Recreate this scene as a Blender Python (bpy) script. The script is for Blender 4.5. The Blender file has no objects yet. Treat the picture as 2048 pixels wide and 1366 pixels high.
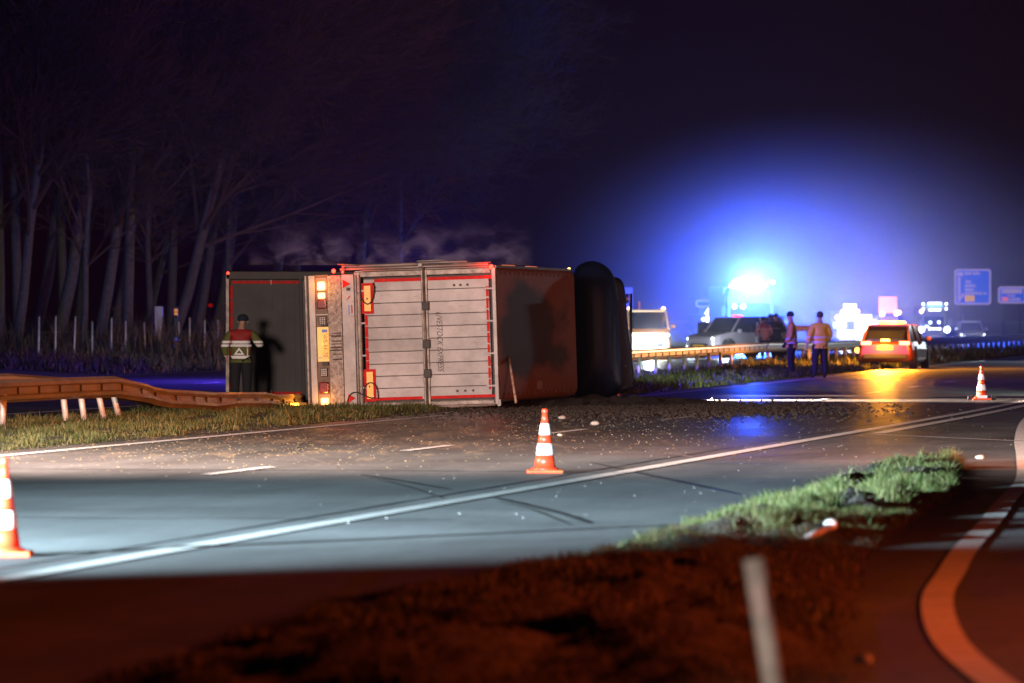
import bpy, bmesh, math, random
import numpy as np
from mathutils import Vector, Matrix
from mathutils.bvhtree import BVHTree
random.seed(7); RNG = np.random.default_rng(7)
S = bpy.context.scene; COL = S.collection
PI = math.pi; R = math.radians

# ------------------------------------------------------------------ camera
FPX, CX, HY, CH = 11400.0, 1024.0, 635.0, 1.7     # focal length in photo pixels, centre, horizon row, eye height
cd = bpy.data.cameras.new('camera'); cam = bpy.data.objects.new('camera', cd); COL.objects.link(cam)
cd.sensor_width = 36; cd.lens = FPX / 2048 * 36; cd.clip_start = 0.5; cd.clip_end = 6000
cam.location = (0, 0, CH); cam.rotation_euler = (PI/2 - math.atan((683-HY)/FPX), 0, 0)
cd.dof.use_dof = True; cd.dof.focus_distance = 98; cd.dof.aperture_fstop = 3.2
S.camera = cam
# ------------------------------------------------------------------ world, render
W = bpy.data.worlds.new('World'); S.world = W; W.use_nodes = True
W.node_tree.nodes['Background'].inputs[0].default_value = (0.0034, 0.0002, 0.0006, 1)
W.node_tree.nodes['Background'].inputs[1].default_value = 1.0
S.view_settings.view_transform = 'Standard'; S.view_settings.look = 'None'
S.view_settings.exposure = 0; S.view_settings.gamma = 1
S.cycles.max_bounces = 4; S.cycles.diffuse_bounces = 2; S.cycles.glossy_bounces = 2
S.cycles.transmission_bounces = 3; S.cycles.volume_bounces = 0; S.cycles.transparent_max_bounces = 8
S.cycles.sample_clamp_indirect = 2; S.cycles.sample_clamp_direct = 0
S.cycles.use_denoising = True; S.cycles.volume_step_rate = 1.0; S.cycles.volume_max_steps = 96
S.cycles.caustics_reflective = False; S.cycles.caustics_refractive = False

def lamp(name, kind, loc, col, power, radius=.1, aim=None, size=60, blend=.5, parent=None):
    l = bpy.data.lights.new(name, kind); l.color = col; l.energy = power
    l.shadow_soft_size = radius
    if kind == 'SPOT': l.spot_size = R(size); l.spot_blend = blend
    o = bpy.data.objects.new(name, l); COL.objects.link(o); o.location = loc
    if aim is not None:
        o.rotation_euler = (Vector(aim) - Vector(loc)).to_track_quat('-Z', 'Y').to_euler()
    if parent: 
        o.parent = parent
    return o

# lights whose lamps stand outside the frame: work light and car headlights to the left, amber beacon behind the camera; then added fill spots
lamp('work_light', 'SPOT', (-13, 62, 4.4), (1, .74, .64), 80000, 2.2, (-1, 75.3, .3), 120, 1.0)
lamp('offside_headlight', 'SPOT', (-11.4, 31, 1.5), (.60, .86, 1), 165000, .06, (-3.3, 44.5, .1), 50, 1.0)
lamp('offside_headlight', 'SPOT', (-11.45, 31.1, 1.5), (.60, .86, 1), 165000, .06, (-4.6, 45.2, .1), 36, 1.0)
lamp('beacon_glow', 'SPOT', (12, 30, 2.6), (1, .12, .018), 8000, .2, (3.4, 33, .1), 140, .9)
lamp('amber_rail_fill', 'SPOT', (12.5, 50, 2.6), (1, .17, .012), 75000, .15, (-6.3, 92, .4), 17, .8)  # added spot that turns the bent rail orange
lamp('grass_fill', 'SPOT', (16, 112, 1.6), (.82, 1, .8), 60000, .1, (4.9, 147, .1), 18, .9)  # added cool spot to brighten the median grass
lamp('officer_fill', 'SPOT', (14.5, 108, 2.5), (1, .55, .2), 15000, .2, (9.0, 165, .8), 11, .9)  # added narrow amber spot to brighten the two officers
lamp('post_fill', 'SPOT', (-3.5, 12, 1.8), (1, .85, .75), 2200, .2, (.95, 21.5, .1), 16, .6)  # added fill for the pale side of the near post
lamp('amber_roof_fill', 'SPOT', (15, 52, 3.2), (1, .27, .07), 42000, 1.2, (3.5, 125, 1.0), 60, .8)  # second amber spot, added to warm the trailer roof and officers

# ------------------------------------------------------------------ helpers
def G(px, py, z=0.0):
    Y = FPX*(CH-z)/(py-HY); return Vector(((px-CX)/FPX*Y, Y, z))
def At(px, py, Y):
    return Vector(((px-CX)/FPX*Y, Y, CH-(py-HY)/FPX*Y))
SU, CU = math.sin(R(10)), math.cos(R(10))
def RD(s, t, z=0.0):                 # along the road, across the road
    bend = 0 if s < 95 else -.02*((s-95)-15*(1-math.exp(-(s-95)/15)))
    bend += 0 if s < 260 else .00028*(s-260)**2
    t2 = t + bend
    return Vector((s*SU + t2*CU, s*CU - t2*SU, z))

def tag(o, label=None, cat=None, group=None, kind=None):
    if label: o['label'] = label
    if cat: o['category'] = cat
    if group: o['group'] = group
    if kind: o['kind'] = kind
    return o
def empty(name, loc, rz=0, **k):
    o = bpy.data.objects.new(name, None); COL.objects.link(o); o.location = loc
    o.rotation_euler = (0, 0, rz); o.empty_display_size = .2
    return tag(o, **k)
def copy_tree(o, parent=None):
    c = o.copy(); COL.objects.link(c)
    if parent: c.parent = parent
    for ch in list(o.children): copy_tree(ch, c)
    return c

class MB:
    def __init__(s): s.v = []; s.f = []; s.m = []
    def add(s, vs, fs, mi=0):
        n = len(s.v); s.v += [tuple(v) for v in vs]; s.f += [tuple(i+n for i in f) for f in fs]; s.m += [mi]*len(fs)
        return s
    def box(s, lo, hi, mi=0, M=None):
        x0,y0,z0 = lo; x1,y1,z1 = hi
        vs = [Vector(p) for p in ((x0,y0,z0),(x1,y0,z0),(x1,y1,z0),(x0,y1,z0),(x0,y0,z1),(x1,y0,z1),(x1,y1,z1),(x0,y1,z1))]
        if M is not None: vs = [M @ v for v in vs]
        return s.add(vs, [(0,3,2,1),(4,5,6,7),(0,1,5,4),(1,2,6,5),(2,3,7,6),(3,0,4,7)], mi)
    def cyl(s, p0, p1, r0, r1=None, n=12, mi=0, cap=True):
        r1 = r0 if r1 is None else r1; p0 = Vector(p0); p1 = Vector(p1)
        d = (p1-p0).normalized(); a = d.orthogonal().normalized(); b = d.cross(a)
        vs = []
        for p, r in ((p0, r0), (p1, r1)):
            for i in range(n):
                t = 2*PI*i/n; vs.append(p + a*(r*math.cos(t)) + b*(r*math.sin(t)))
        fs = [(i, (i+1) % n, n+(i+1) % n, n+i) for i in range(n)]
        if cap: fs += [tuple(range(n-1, -1, -1)), tuple(range(n, 2*n))]
        return s.add(vs, fs, mi)
    def lathe(s, c, prof, n=24, mi=0, axis=Vector((0,0,1))):
        c = Vector(c); axis = Vector(axis).normalized(); a = axis.orthogonal().normalized(); b = axis.cross(a)
        vs = []
        for r, h in prof:
            for i in range(n):
                t = 2*PI*i/n; vs.append(c + axis*h + a*(r*math.cos(t)) + b*(r*math.sin(t)))
        fs = []
        for j in range(len(prof)-1):
            for i in range(n): fs.append((j*n+i, j*n+(i+1) % n, (j+1)*n+(i+1) % n, (j+1)*n+i))
        fs += [tuple(range(n-1, -1, -1)), tuple(range((len(prof)-1)*n, len(prof)*n))]
        return s.add(vs, fs, mi)
    def ball(s, c, r, n=10, mi=0, sc=(1,1,1)):
        c = Vector(c); prof = n//2+1; vs = []; fs = []
        for j in range(prof):
            ph = PI*j/(prof-1)
            for i in range(n):
                t = 2*PI*i/n
                vs.append(c + Vector((sc[0]*r*math.sin(ph)*math.cos(t), sc[1]*r*math.sin(ph)*math.sin(t), sc[2]*r*math.cos(ph))))
        for j in range(prof-1):
            for i in range(n): fs.append((j*n+i, (j+1)*n+i, (j+1)*n+(i+1) % n, j*n+(i+1) % n))
        return s.add(vs, fs, mi)
    def tube(s, pts, r, n=8, mi=0):
        pts = [Vector(p) for p in pts]; rs = r if isinstance(r, (list, tuple)) else [r]*len(pts)
        vs = []; a = None
        for i, p in enumerate(pts):
            d = (pts[min(i+1, len(pts)-1)] - pts[max(i-1, 0)]).normalized()
            a = d.orthogonal().normalized() if a is None else (a - d*a.dot(d)).normalized()
            b = d.cross(a)
            for k in range(n):
                t = 2*PI*k/n; vs.append(p + a*(rs[i]*math.cos(t)) + b*(rs[i]*math.sin(t)))
        fs = []
        for j in range(len(pts)-1):
            for k in range(n): fs.append((j*n+k, j*n+(k+1) % n, (j+1)*n+(k+1) % n, (j+1)*n+k))
        fs += [tuple(range(n-1, -1, -1)), tuple(range((len(pts)-1)*n, len(pts)*n))]
        return s.add(vs, fs, mi)
    def loft(s, rings, mi=0, close=True):
        n = len(rings[0]); vs = [v for r in rings for v in r]; fs = []
        for j in range(len(rings)-1):
            for k in range(n): fs.append((j*n+k, j*n+(k+1) % n, (j+1)*n+(k+1) % n, (j+1)*n+k))
        if close: fs += [tuple(range(n-1, -1, -1)), tuple(range((len(rings)-1)*n, len(rings)*n))]
        return s.add(vs, fs, mi)
    def prism(s, outline, d0, d1, mi=0, f=None):     # outline in (x, z), depth along y
        f = f or (lambda x, y, z: (x, y, z))
        n = len(outline); vs = [f(x, d0, z) for x, z in outline] + [f(x, d1, z) for x, z in outline]
        fs = [tuple(range(n)), tuple(range(2*n-1, n-1, -1))] + [(i, i+n, (i+1) % n+n, (i+1) % n) for i in range(n)]
        return s.add(vs, fs, mi)
    def build(s, name, mats, parent=None, smooth=False, bevel=0, seg=2, **k):
        me = bpy.data.meshes.new(name); me.from_pydata(s.v, [], s.f)
        for m in (mats if isinstance(mats, (list, tuple)) else [mats]): me.materials.append(m)
        me.polygons.foreach_set('material_index', s.m)
        bm = bmesh.new(); bm.from_mesh(me); bmesh.ops.recalc_face_normals(bm, faces=bm.faces); bm.to_mesh(me); bm.free()
        if smooth: me.polygons.foreach_set('use_smooth', [True]*len(me.polygons))
        o = bpy.data.objects.new(name, me); COL.objects.link(o)
        if parent: o.parent = parent
        if bevel:
            b = o.modifiers.new('bevel', 'BEVEL'); b.width = bevel; b.segments = seg; b.limit_method = 'ANGLE'; b.angle_limit = R(30)
        return tag(o, **k)

# ------------------------------------------------------------------ materials
def node_math(nt, op, a, b=None, c=None, clamp=False):
    n = nt.nodes.new('ShaderNodeMath'); n.operation = op; n.use_clamp = clamp
    for i, v in enumerate((a, b, c)):
        if v is None: continue
        if isinstance(v, (int, float)): n.inputs[i].default_value = v
        else: nt.links.new(v, n.inputs[i])
    return n.outputs[0]

def mat(name, col, rough=.6, metal=0., var=0., scale=8., bump=0., bscale=60., emit=None, es=0., spec=.5, vcol=None, coat=0):
    m = bpy.data.materials.new(name); m.use_nodes = True; nt = m.node_tree; N = nt.nodes; L = nt.links
    b = N['Principled BSDF']; b.inputs['Base Color'].default_value = (*col, 1); b.inputs['Roughness'].default_value = rough
    b.inputs['Metallic'].default_value = metal; b.inputs['Specular IOR Level'].default_value = spec
    b.inputs['Coat Weight'].default_value = coat
    tc = N.new('ShaderNodeTexCoord')
    if var or vcol:
        n = N.new('ShaderNodeTexNoise'); n.inputs['Scale'].default_value = scale; n.inputs['Detail'].default_value = 6
        n.inputs['Roughness'].default_value = .65
        L.new(tc.outputs['Object'], n.inputs['Vector'])
        r = N.new('ShaderNodeValToRGB'); r.color_ramp.elements[0].position = .36; r.color_ramp.elements[1].position = .64
        c2 = vcol or tuple(c*(1-var) for c in col)
        r.color_ramp.elements[0].color = (*c2, 1); r.color_ramp.elements[1].color = (*(tuple(min(1, c*(1+var*.5)) for c in col)), 1)
        L.new(n.outputs['Fac'], r.inputs['Fac']); L.new(r.outputs['Color'], b.inputs['Base Color'])
    if bump:
        n = N.new('ShaderNodeTexNoise'); n.inputs['Scale'].default_value = bscale; n.inputs['Detail'].default_value = 4
        L.new(tc.outputs['Object'], n.inputs['Vector'])
        u = N.new('ShaderNodeBump'); u.inputs['Strength'].default_value = bump; u.inputs['Distance'].default_value = .02
        L.new(n.outputs['Fac'], u.inputs['Height']); L.new(u.outputs['Normal'], b.inputs['Normal'])
    if emit:
        b.inputs['Emission Color'].default_value = (*emit, 1); b.inputs['Emission Strength'].default_value = es
        m.cycles.emission_sampling = 'NONE'
    return m

def asphalt(name, dirty=True, base=.11):
    m = bpy.data.materials.new(name); m.use_nodes = True; nt = m.node_tree; N = nt.nodes; L = nt.links
    b = N['Principled BSDF']; tc = N.new('ShaderNodeTexCoord')
    def noise(sc, det=5, rough=.6, vec=None, dist=0):
        n = N.new('ShaderNodeTexNoise'); n.inputs['Scale'].default_value = sc; n.inputs['Detail'].default_value = det
        n.inputs['Roughness'].default_value = rough; n.inputs['Distortion'].default_value = dist
        L.new(vec or tc.outputs['Object'], n.inputs['Vector']); return n.outputs['Fac']
    def ramp(f, p0, p1, c0, c1):
        r = N.new('ShaderNodeValToRGB'); r.color_ramp.elements[0].position = p0; r.color_ramp.elements[1].position = p1
        r.color_ramp.elements[0].color = (*c0, 1); r.color_ramp.elements[1].color = (*c1, 1); L.new(f, r.inputs['Fac']); return r.outputs['Color']
    def mix(f, a, c):
        x = N.new('ShaderNodeMix'); x.data_type = 'RGBA'; L.new(f, x.inputs[0]); 
        for s_, v in ((6, a), (7, c)):
            if isinstance(v, tuple): x.inputs[s_].default_value = (*v, 1)
            else: L.new(v, x.inputs[s_])
        return x.outputs[2]
    rot = N.new('ShaderNodeMapping'); rot.inputs['Rotation'].default_value = (0, 0, R(10)); L.new(tc.outputs['Object'], rot.inputs['Vector'])
    st = N.new('ShaderNodeMapping'); st.inputs['Scale'].default_value = (1, .06, 1); L.new(rot.outputs[0], st.inputs['Vector'])
    col = ramp(noise(.5), .3, .7, (base*.75,)*3, (base*1.25,)*3)
    wheel = ramp(noise(1.1, 3, .5, st.outputs[0]), .35, .7, (.6,)*3, (1.2,)*3)
    mu = N.new('ShaderNodeMix'); mu.data_type = 'RGBA'; mu.blend_type = 'MULTIPLY'; mu.inputs[0].default_value = 1
    L.new(col, mu.inputs[6]); L.new(wheel, mu.inputs[7]); col = mu.outputs[2]
    s3 = N.new('ShaderNodeMapping'); s3.inputs['Scale'].default_value = (11, .85, 1); L.new(rot.outputs[0], s3.inputs['Vector'])
    tear = ramp(noise(1.6, 7, .75, s3.outputs[0]), .3, .7, (.62,)*3, (1.32,)*3)
    mu2 = N.new('ShaderNodeMix'); mu2.data_type = 'RGBA'; mu2.blend_type = 'MULTIPLY'; mu2.inputs[0].default_value = 1
    L.new(col, mu2.inputs[6]); L.new(tear, mu2.inputs[7]); col = mu2.outputs[2]
    agg = ramp(noise(38, 2, .5), .62, .72, (0,)*3, (1,)*3)
    ag2 = N.new('ShaderNodeSeparateColor'); L.new(agg, ag2.inputs[0])
    col = mix(node_math(nt, 'MULTIPLY', ag2.outputs[0], .35), col, (.28, .28, .28))
    if dirty:
        sp = N.new('ShaderNodeSeparateXYZ'); L.new(tc.outputs['Object'], sp.inputs[0])
        # a mud and straw stain spilt from the trailer across both lanes
        ax = node_math(nt, 'DIVIDE', node_math(nt, 'SUBTRACT', sp.outputs[0], -2.0), 6.5)
        ay = node_math(nt, 'DIVIDE', node_math(nt, 'SUBTRACT', sp.outputs[1], 86), 26)
        rr = node_math(nt, 'ADD', node_math(nt, 'MULTIPLY', ax, ax), node_math(nt, 'MULTIPLY', ay, ay))
        blob = node_math(nt, 'SUBTRACT', 1, rr, clamp=True)
        s2 = N.new('ShaderNodeMapping'); s2.inputs['Scale'].default_value = (1.0, .11, 1); s2.inputs['Rotation'].default_value = (0, 0, R(-3)); L.new(tc.outputs['Object'], s2.inputs['Vector'])
        nz = noise(2.2, 8, .72, s2.outputs[0], .6)
        f = node_math(nt, 'MULTIPLY', node_math(nt, 'SUBTRACT', node_math(nt, 'ADD', nz, node_math(nt, 'MULTIPLY', blob, .16)), .63), 9, clamp=True)
        f = node_math(nt, 'MULTIPLY', f, node_math(nt, 'MULTIPLY', blob, 1.5, clamp=True))
        col = mix(node_math(nt, 'MULTIPLY', f, .75), col, (.36, .28, .19))
        film = node_math(nt, 'MULTIPLY', node_math(nt, 'MULTIPLY', blob, .55), noise(1.7, 6, .6))
        col = mix(film, col, (.17, .14, .10))
    L.new(col, b.inputs['Base Color'])
    rg = ramp(noise(.35, 4, .6), .35, .65, (.32,)*3, (.48,)*3); rs = N.new('ShaderNodeSeparateColor'); L.new(rg, rs.inputs[0])
    sq = N.new('ShaderNodeSeparateXYZ'); L.new(tc.outputs['Object'], sq.inputs[0])
    dry = node_math(nt, 'MULTIPLY', node_math(nt, 'SUBTRACT', 84, sq.outputs[1]), .035, clamp=True)   # the surface is damp beyond about 70 m, dry before it
    L.new(node_math(nt, 'ADD', rs.outputs[0], node_math(nt, 'MULTIPLY', dry, .38)), b.inputs['Roughness']); b.inputs['Specular IOR Level'].default_value = .7
    u = N.new('ShaderNodeBump'); u.inputs['Strength'].default_value = .35; u.inputs['Distance'].default_value = .006
    L.new(noise(55, 3, .6), u.inputs['Height']); L.new(u.outputs['Normal'], b.inputs['Normal'])
    return m

M = {}
M['asphalt'] = asphalt('asphalt'); M['asphalt_far'] = asphalt('asphalt_far', False)
M['paint'] = mat('road_paint', (.85, .83, .80), .55, var=.2, scale=3, bump=.2)
M['soil'] = mat('soil', (.06, .042, .03), .95, var=.65, scale=4, bump=1, bscale=14)
M['verge'] = mat('verge_soil', (.045, .045, .02), .95, var=.5, scale=2, bump=1, bscale=12)
M['steel'] = mat('galvanised_steel', (.36, .33, .30), .32, .3, var=.25, scale=2.5, bump=.1)
M['post_steel'] = mat('post_steel', (.5, .48, .45), .55, .25, var=.25, scale=9)
M['alu'] = mat('trailer_aluminium', (.29, .275, .275), .5, .2, var=.28, scale=1.3, bump=.6, bscale=3.5)
nt_ = M['alu'].node_tree; bs_ = nt_.nodes['Principled BSDF']; src_ = bs_.inputs['Base Color'].links[0].from_socket
oi_ = nt_.nodes.new('ShaderNodeObjectInfo'); hv_ = nt_.nodes.new('ShaderNodeHueSaturation'); nt_.links.new(src_, hv_.inputs['Color'])
nt_.links.new(node_math(nt_, 'ADD', .86, node_math(nt_, 'MULTIPLY', oi_.outputs['Random'], .22)), hv_.inputs['Value'])
tc_ = nt_.nodes['Texture Coordinate']; mp0 = nt_.nodes.new('ShaderNodeMapping'); mp0.inputs['Scale'].default_value = (1.2, 1, 5); nt_.links.new(tc_.outputs['Object'], mp0.inputs[0])
gn = nt_.nodes.new('ShaderNodeTexNoise'); gn.inputs['Scale'].default_value = 2.2; gn.inputs['Detail'].default_value = 9; gn.inputs['Roughness'].default_value = .75; nt_.links.new(mp0.outputs[0], gn.inputs['Vector'])
gm = nt_.nodes.new('ShaderNodeMix'); gm.data_type = 'RGBA'; nt_.links.new(node_math(nt_, 'MULTIPLY', node_math(nt_, 'SUBTRACT', gn.outputs['Fac'], .56), 6, clamp=True), gm.inputs[0])
nt_.links.new(hv_.outputs[0], gm.inputs[6]); gm.inputs[7].default_value = (.15, .11, .09, 1); nt_.links.new(gm.outputs[2], bs_.inputs['Base Color'])
M['alu_dark'] = mat('dirty_aluminium', (.20, .17, .15), .5, .5, var=.5, scale=6)
M['tread'] = mat('worn_plate', (.33, .30, .28), .5, .25, vcol=(.12, .09, .08), scale=16, bump=.6, bscale=40)
M['black'] = mat('black_rubber', (.012, .012, .013), .7, bump=.3, bscale=20)
M['dark'] = mat('dark_chassis', (.02, .018, .018), .6, var=.4, scale=5)
M['brown'] = mat('lamp_tray_brown', (.14, .09, .06), .6, var=.3)
M['roof'] = None
M['tarp'] = mat('grey_tarpaulin', (.024, .022, .024), .6, var=.4, scale=2, bump=.2, bscale=6)
M['tape'] = mat('red_reflective_tape', (.5, .010, .008), .6, var=.25, scale=9, spec=.15)
M['red'] = mat('red_paint', (.55, .02, .015), .4)
M['yellow'] = mat('yellow_plate', (.85, .48, .02), .4, var=.08, scale=20)
M['plate_yellow'] = mat('plate_yellow', (.9, .52, .02), .4)
M['blue'] = mat('blue_plate', (.02, .07, .45), .4)
M['ink'] = mat('dark_print', (.02, .018, .02), .5)
M['print'] = mat('grey_brown_print', (.05, .03, .03), .6)
M['white'] = mat('white_film', (.86, .84, .84), .45)
M['cone_red'] = mat('cone_red', (.78, .05, .015), .4, var=.12, scale=9)
M['cone_dim'] = mat('cone_base', (.72, .09, .02), .55, var=.3, scale=12)
M['cab'] = mat('dark_blue_cab', (.006, .012, .045), .55, var=.2, scale=2, spec=.2)
M['cab_side'] = mat('cab_grey_plastic', (.010, .012, .030), .6, var=.2, scale=3, spec=.2)
M['glass'] = mat('tinted_glass', (.012, .014, .02), .06, spec=.8)
M['tyre'] = mat('tyre', (.014, .013, .013), .8)
M['rim'] = mat('wheel_rim', (.35, .35, .36), .35, .8)
M['bark'] = mat('bark', (.05, .045, .055), .85, var=.4, scale=7, bump=.8, bscale=16)
M['twig'] = mat('twig_bark', (.035, .018, .018), .9)
M['skin'] = mat('skin', (.48, .27, .19), .55)
M['trouser'] = mat('black_trousers', (.012, .012, .016), .85)
M['navy'] = mat('navy_cloth', (.012, .018, .05), .85)
M['cap'] = mat('dark_knit_cap', (.008, .016, .035), .9, bump=.5)
M['boot'] = mat('boot', (.012, .01, .01), .6)
M['concrete'] = mat('pale_stone', (.4, .37, .32), .9, var=.3, scale=20, bump=.6)
def em(name, c, s): return mat(name, (.02, .02, .02), .4, emit=c, es=s)
M['e_amber'] = em('lit_amber_lamp', (1, .55, .12), 7); M['e_amber2'] = em('soft_amber_glow', (1, .16, .005), .6)
M['e_red'] = em('lit_red_lamp', (1, .03, .015), 8); M['e_redw'] = em('lit_tail_lamp', (1, .22, .10), 7)
M['e_plate'] = em('plate_lamp_glow', (1, .45, .06), 1.0)
M['e_white'] = em('lit_white_lamp', (.85, .93, 1), 12); M['e_white2'] = em('lit_small_lamp', (.8, .9, 1), 7)
M['e_blue'] = em('lit_blue_lamp', (.03, .16, 1), 10); M['e_warmsign'] = em('lit_sign_face', (1, .96, .93), 5)
M['e_core'] = em('lit_floodlight', (.75, .87, 1), 14)
M['e_orange'] = em('lit_orange_beacon', (1, .45, .05), 9)
M['e_farblue'] = em('far_blue_lamp', (.03, .10, 1), .8); M['e_faram'] = em('far_amber_lamp', (1, .3, .02), .55)

def roof_mat():
    m = mat('brown_roof_sheet', (.25, .085, .07), .55, bump=.15, bscale=5); nt = m.node_tree; N = nt.nodes; L = nt.links
    b = N['Principled BSDF']; tc = N['Texture Coordinate']
    sp = N.new('ShaderNodeSeparateXYZ'); L.new(tc.outputs['Object'], sp.inputs[0])
    # a damp soot stain with its own outline over the middle of the roof
    dy = node_math(nt, 'DIVIDE', node_math(nt, 'SUBTRACT', sp.outputs[1], 4.0), 4.0)
    dz = node_math(nt, 'DIVIDE', node_math(nt, 'SUBTRACT', sp.outputs[2], 1.28), .92)
    r = node_math(nt, 'ADD', node_math(nt, 'POWER', node_math(nt, 'ABSOLUTE', dy), 2.6), node_math(nt, 'POWER', node_math(nt, 'ABSOLUTE', dz), 3.2))
    n = N.new('ShaderNodeTexNoise'); n.inputs['Scale'].default_value = 1.1; n.inputs['Detail'].default_value = 7; mm = N.new('ShaderNodeMapping'); mm.inputs['Scale'].default_value = (1, .22, 1); L.new(tc.outputs['Object'], mm.inputs[0]); L.new(mm.outputs[0], n.inputs['Vector'])
    f = node_math(nt, 'MULTIPLY', node_math(nt, 'SUBTRACT', node_math(nt, 'ADD', 1.0, node_math(nt, 'MULTIPLY', node_math(nt, 'SUBTRACT', n.outputs['Fac'], .46), 5.0)), r), 1.6, clamp=True)
    x = N.new('ShaderNodeMix'); x.data_type = 'RGBA'; L.new(node_math(nt, 'MULTIPLY', f, .88), x.inputs[0])
    x.inputs[6].default_value = (.36, .14, .11, 1); x.inputs[7].default_value = (.035, .014, .014, 1)
    L.new(x.outputs[2], b.inputs['Base Color']); return m
M['roof'] = roof_mat()

def grass_mat(name, a, b_, c):
    m = bpy.data.materials.new(name); m.use_nodes = True; nt = m.node_tree; N = nt.nodes; L = nt.links
    at = N.new('ShaderNodeAttribute'); at.attribute_name = 'rnd'
    r = N.new('ShaderNodeValToRGB'); r.color_ramp.elements[0].color = (*a, 1); r.color_ramp.elements[1].color = (*c, 1)
    e = r.color_ramp.elements.new(.55); e.color = (*b_, 1)
    L.new(at.outputs['Fac'], r.inputs['Fac']); b = N['Principled BSDF']; L.new(r.outputs['Color'], b.inputs['Base Color'])
    b.inputs['Roughness'].default_value = .6; b.inputs['Specular IOR Level'].default_value = .3
    return m
M['grass'] = grass_mat('grass_blade', (.022, .040, .006), (.055, .068, .016), (.15, .125, .05))
M['scrub'] = grass_mat('scrub_blade', (.025, .03, .01), (.06, .045, .022), (.15, .09, .05))

# ------------------------------------------------------------------ ground, roads
def grid(name, s0, s1, t0, t1, ns, nt_, zf, m, **k):
    mb = MB(); vs = []; fs = []
    for i in range(ns+1):
        for j in range(nt_+1):
            s = s0+(s1-s0)*i/ns; t = t0+(t1-t0)*j/nt_; p = RD(s, t); p.z = zf(s, t, j/nt_); vs.append(p)
    for i in range(ns):
        for j in range(nt_):
            a = i*(nt_+1)+j; fs.append((a, a+1, a+nt_+2, a+nt_+1))
    return mb.add(vs, fs).build(name, m, smooth=True, **k)
g = MB().add([(-900, -20, -.06), (900, -20, -.06), (900, 2600, -.06), (-900, 2600, -.06)], [(0, 1, 2, 3)]).build('ground', M['verge'], kind='structure')
grid('road', -8, 620, -18.95, 14, 120, 2, lambda s, t, u: 0, M['asphalt'], kind='structure')
grid('opposite_road', 20, 620, -40, -25.2, 120, 1, lambda s, t, u: 0, M['asphalt_far'], kind='structure')
from mathutils import noise as mn
def hump(s, t): 
    return .05*mn.noise(Vector((s*.8, t*1.3, 0))) + .03*mn.noise(Vector((s*3, t*3, 5)))
def med_z(s, t, u=None):
    u = (t+25.2)/(25.2-18.95) if u is None else u
    return -.02 + (.075+hump(s, t))*min(1, min(u, 1-u)*7)
grid('median_verge', 30, 420, -25.2, -18.95, 400, 14, med_z, M['verge'], kind='structure')
grid('far_verge', 60, 420, -62, -40, 60, 6, lambda s, t, u: -.02+.3*min(1, (1-u)*4), M['verge'], kind='structure')

def line(name, pts, w, z=.008, **k):
    pts = [Vector((p[0], p[1], z)) for p in pts]; vs = []; fs = []
    for i, p in enumerate(pts):
        d = (pts[min(i+1, len(pts)-1)]-pts[max(i-1, 0)]).normalized(); n = Vector((d.y, -d.x, 0))*w/2
        vs += [p-n, p+n]
    for i in range(len(pts)-1): fs.append((2*i, 2*i+1, 2*i+3, 2*i+2))
    return MB().add(vs, fs).build(name, M['paint'], kind='structure', **k)
line('left_edge_line', [RD(s, -18.3) for s in range(30, 600, 6)], .20)
line('right_edge_line', [RD(s, -9.66) for s in range(20, 130, 5)], .20)
line('gore_line', [RD(s, -9.22) for s in range(83, 132, 4)], .20)
line('gore_cross_line', [G(1740, 869), G(1890, 876), G(2070, 884)], .10)
line('continued_edge_line', [RD(s, -9.66+(s-128)*.012) for s in range(128, 300, 6)], .18)
line('opposite_edge_line', [RD(s, -26.0) for s in range(40, 500, 6)], .16)
line('opposite_far_line', [RD(s, -39.2) for s in range(40, 500, 6)], .16)
cv = [(2.30, 22), (2.25, 26.5), (2.30, 30), (2.56, 34.3), (2.93, 38), (3.35, 42), (3.9, 46.7), (4.6, 53), (5.36, 59.6), (6.2, 69), (7.15, 80), (8.5, 94), (10.5, 112)]
def smooth(pts, n=6):
    out = []
    for i in range(len(pts)-1):
        p = [Vector((*pts[max(0, min(len(pts)-1, i+k))], 0)) for k in (-1, 0, 1, 2)]
        for j in range(n):
            t = j/n
            out.append(.5*((2*p[1])+(p[2]-p[0])*t+(2*p[0]-5*p[1]+4*p[2]-p[3])*t*t+(-p[0]+3*p[1]-3*p[2]+p[3])*t**3))
    return out+[Vector((*pts[-1], 0))]
line('slip_road_line', smooth(cv), .19)
for i in range(11):                                  # lane dashes
    s0 = G(420, 950).dot(Vector((SU, CU, 0))) + i*11.1
    if 6 < i < 7: continue
    line('lane_dash', [RD(s0, -13.93), RD(s0+3.2, -13.93)], .15)
for i in range(12):
    line('opposite_lane_dash', [RD(70+i*12, -32.6), RD(73+i*12, -32.6)], .14)

# tyre marks and scrape marks on the carriageway
M['mark_pale'] = mat('scrape_mark', (.17, .16, .14), .7, var=.6, scale=5)
M['mark_dark'] = mat('rubber_mark', (.04, .04, .042), .5, var=.5, scale=5)
def mark(name, px, w, m, lab, z=.0045):
    q = [G(*p) for p in px]; pts = smooth([(p.x, p.y) for p in q], 5); vs = []; fs = []
    for i, p in enumerate(pts):
        d = (pts[min(i+1, len(pts)-1)]-pts[max(i-1, 0)]).normalized(); ww = w*(.6+.5*abs(mn.noise(Vector((i*.4, w*9, 0)))))*min(1, .2+i*.4, .2+(len(pts)-1-i)*.4)
        n = Vector((d.y, -d.x, 0))*ww/2; vs += [p-n+Vector((0, 0, z)), p+n+Vector((0, 0, z))]
    for i in range(len(pts)-1): fs.append((2*i, 2*i+1, 2*i+3, 2*i+2))
    o = MB().add(vs, fs).build(name, m, kind='structure'); return o
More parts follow.
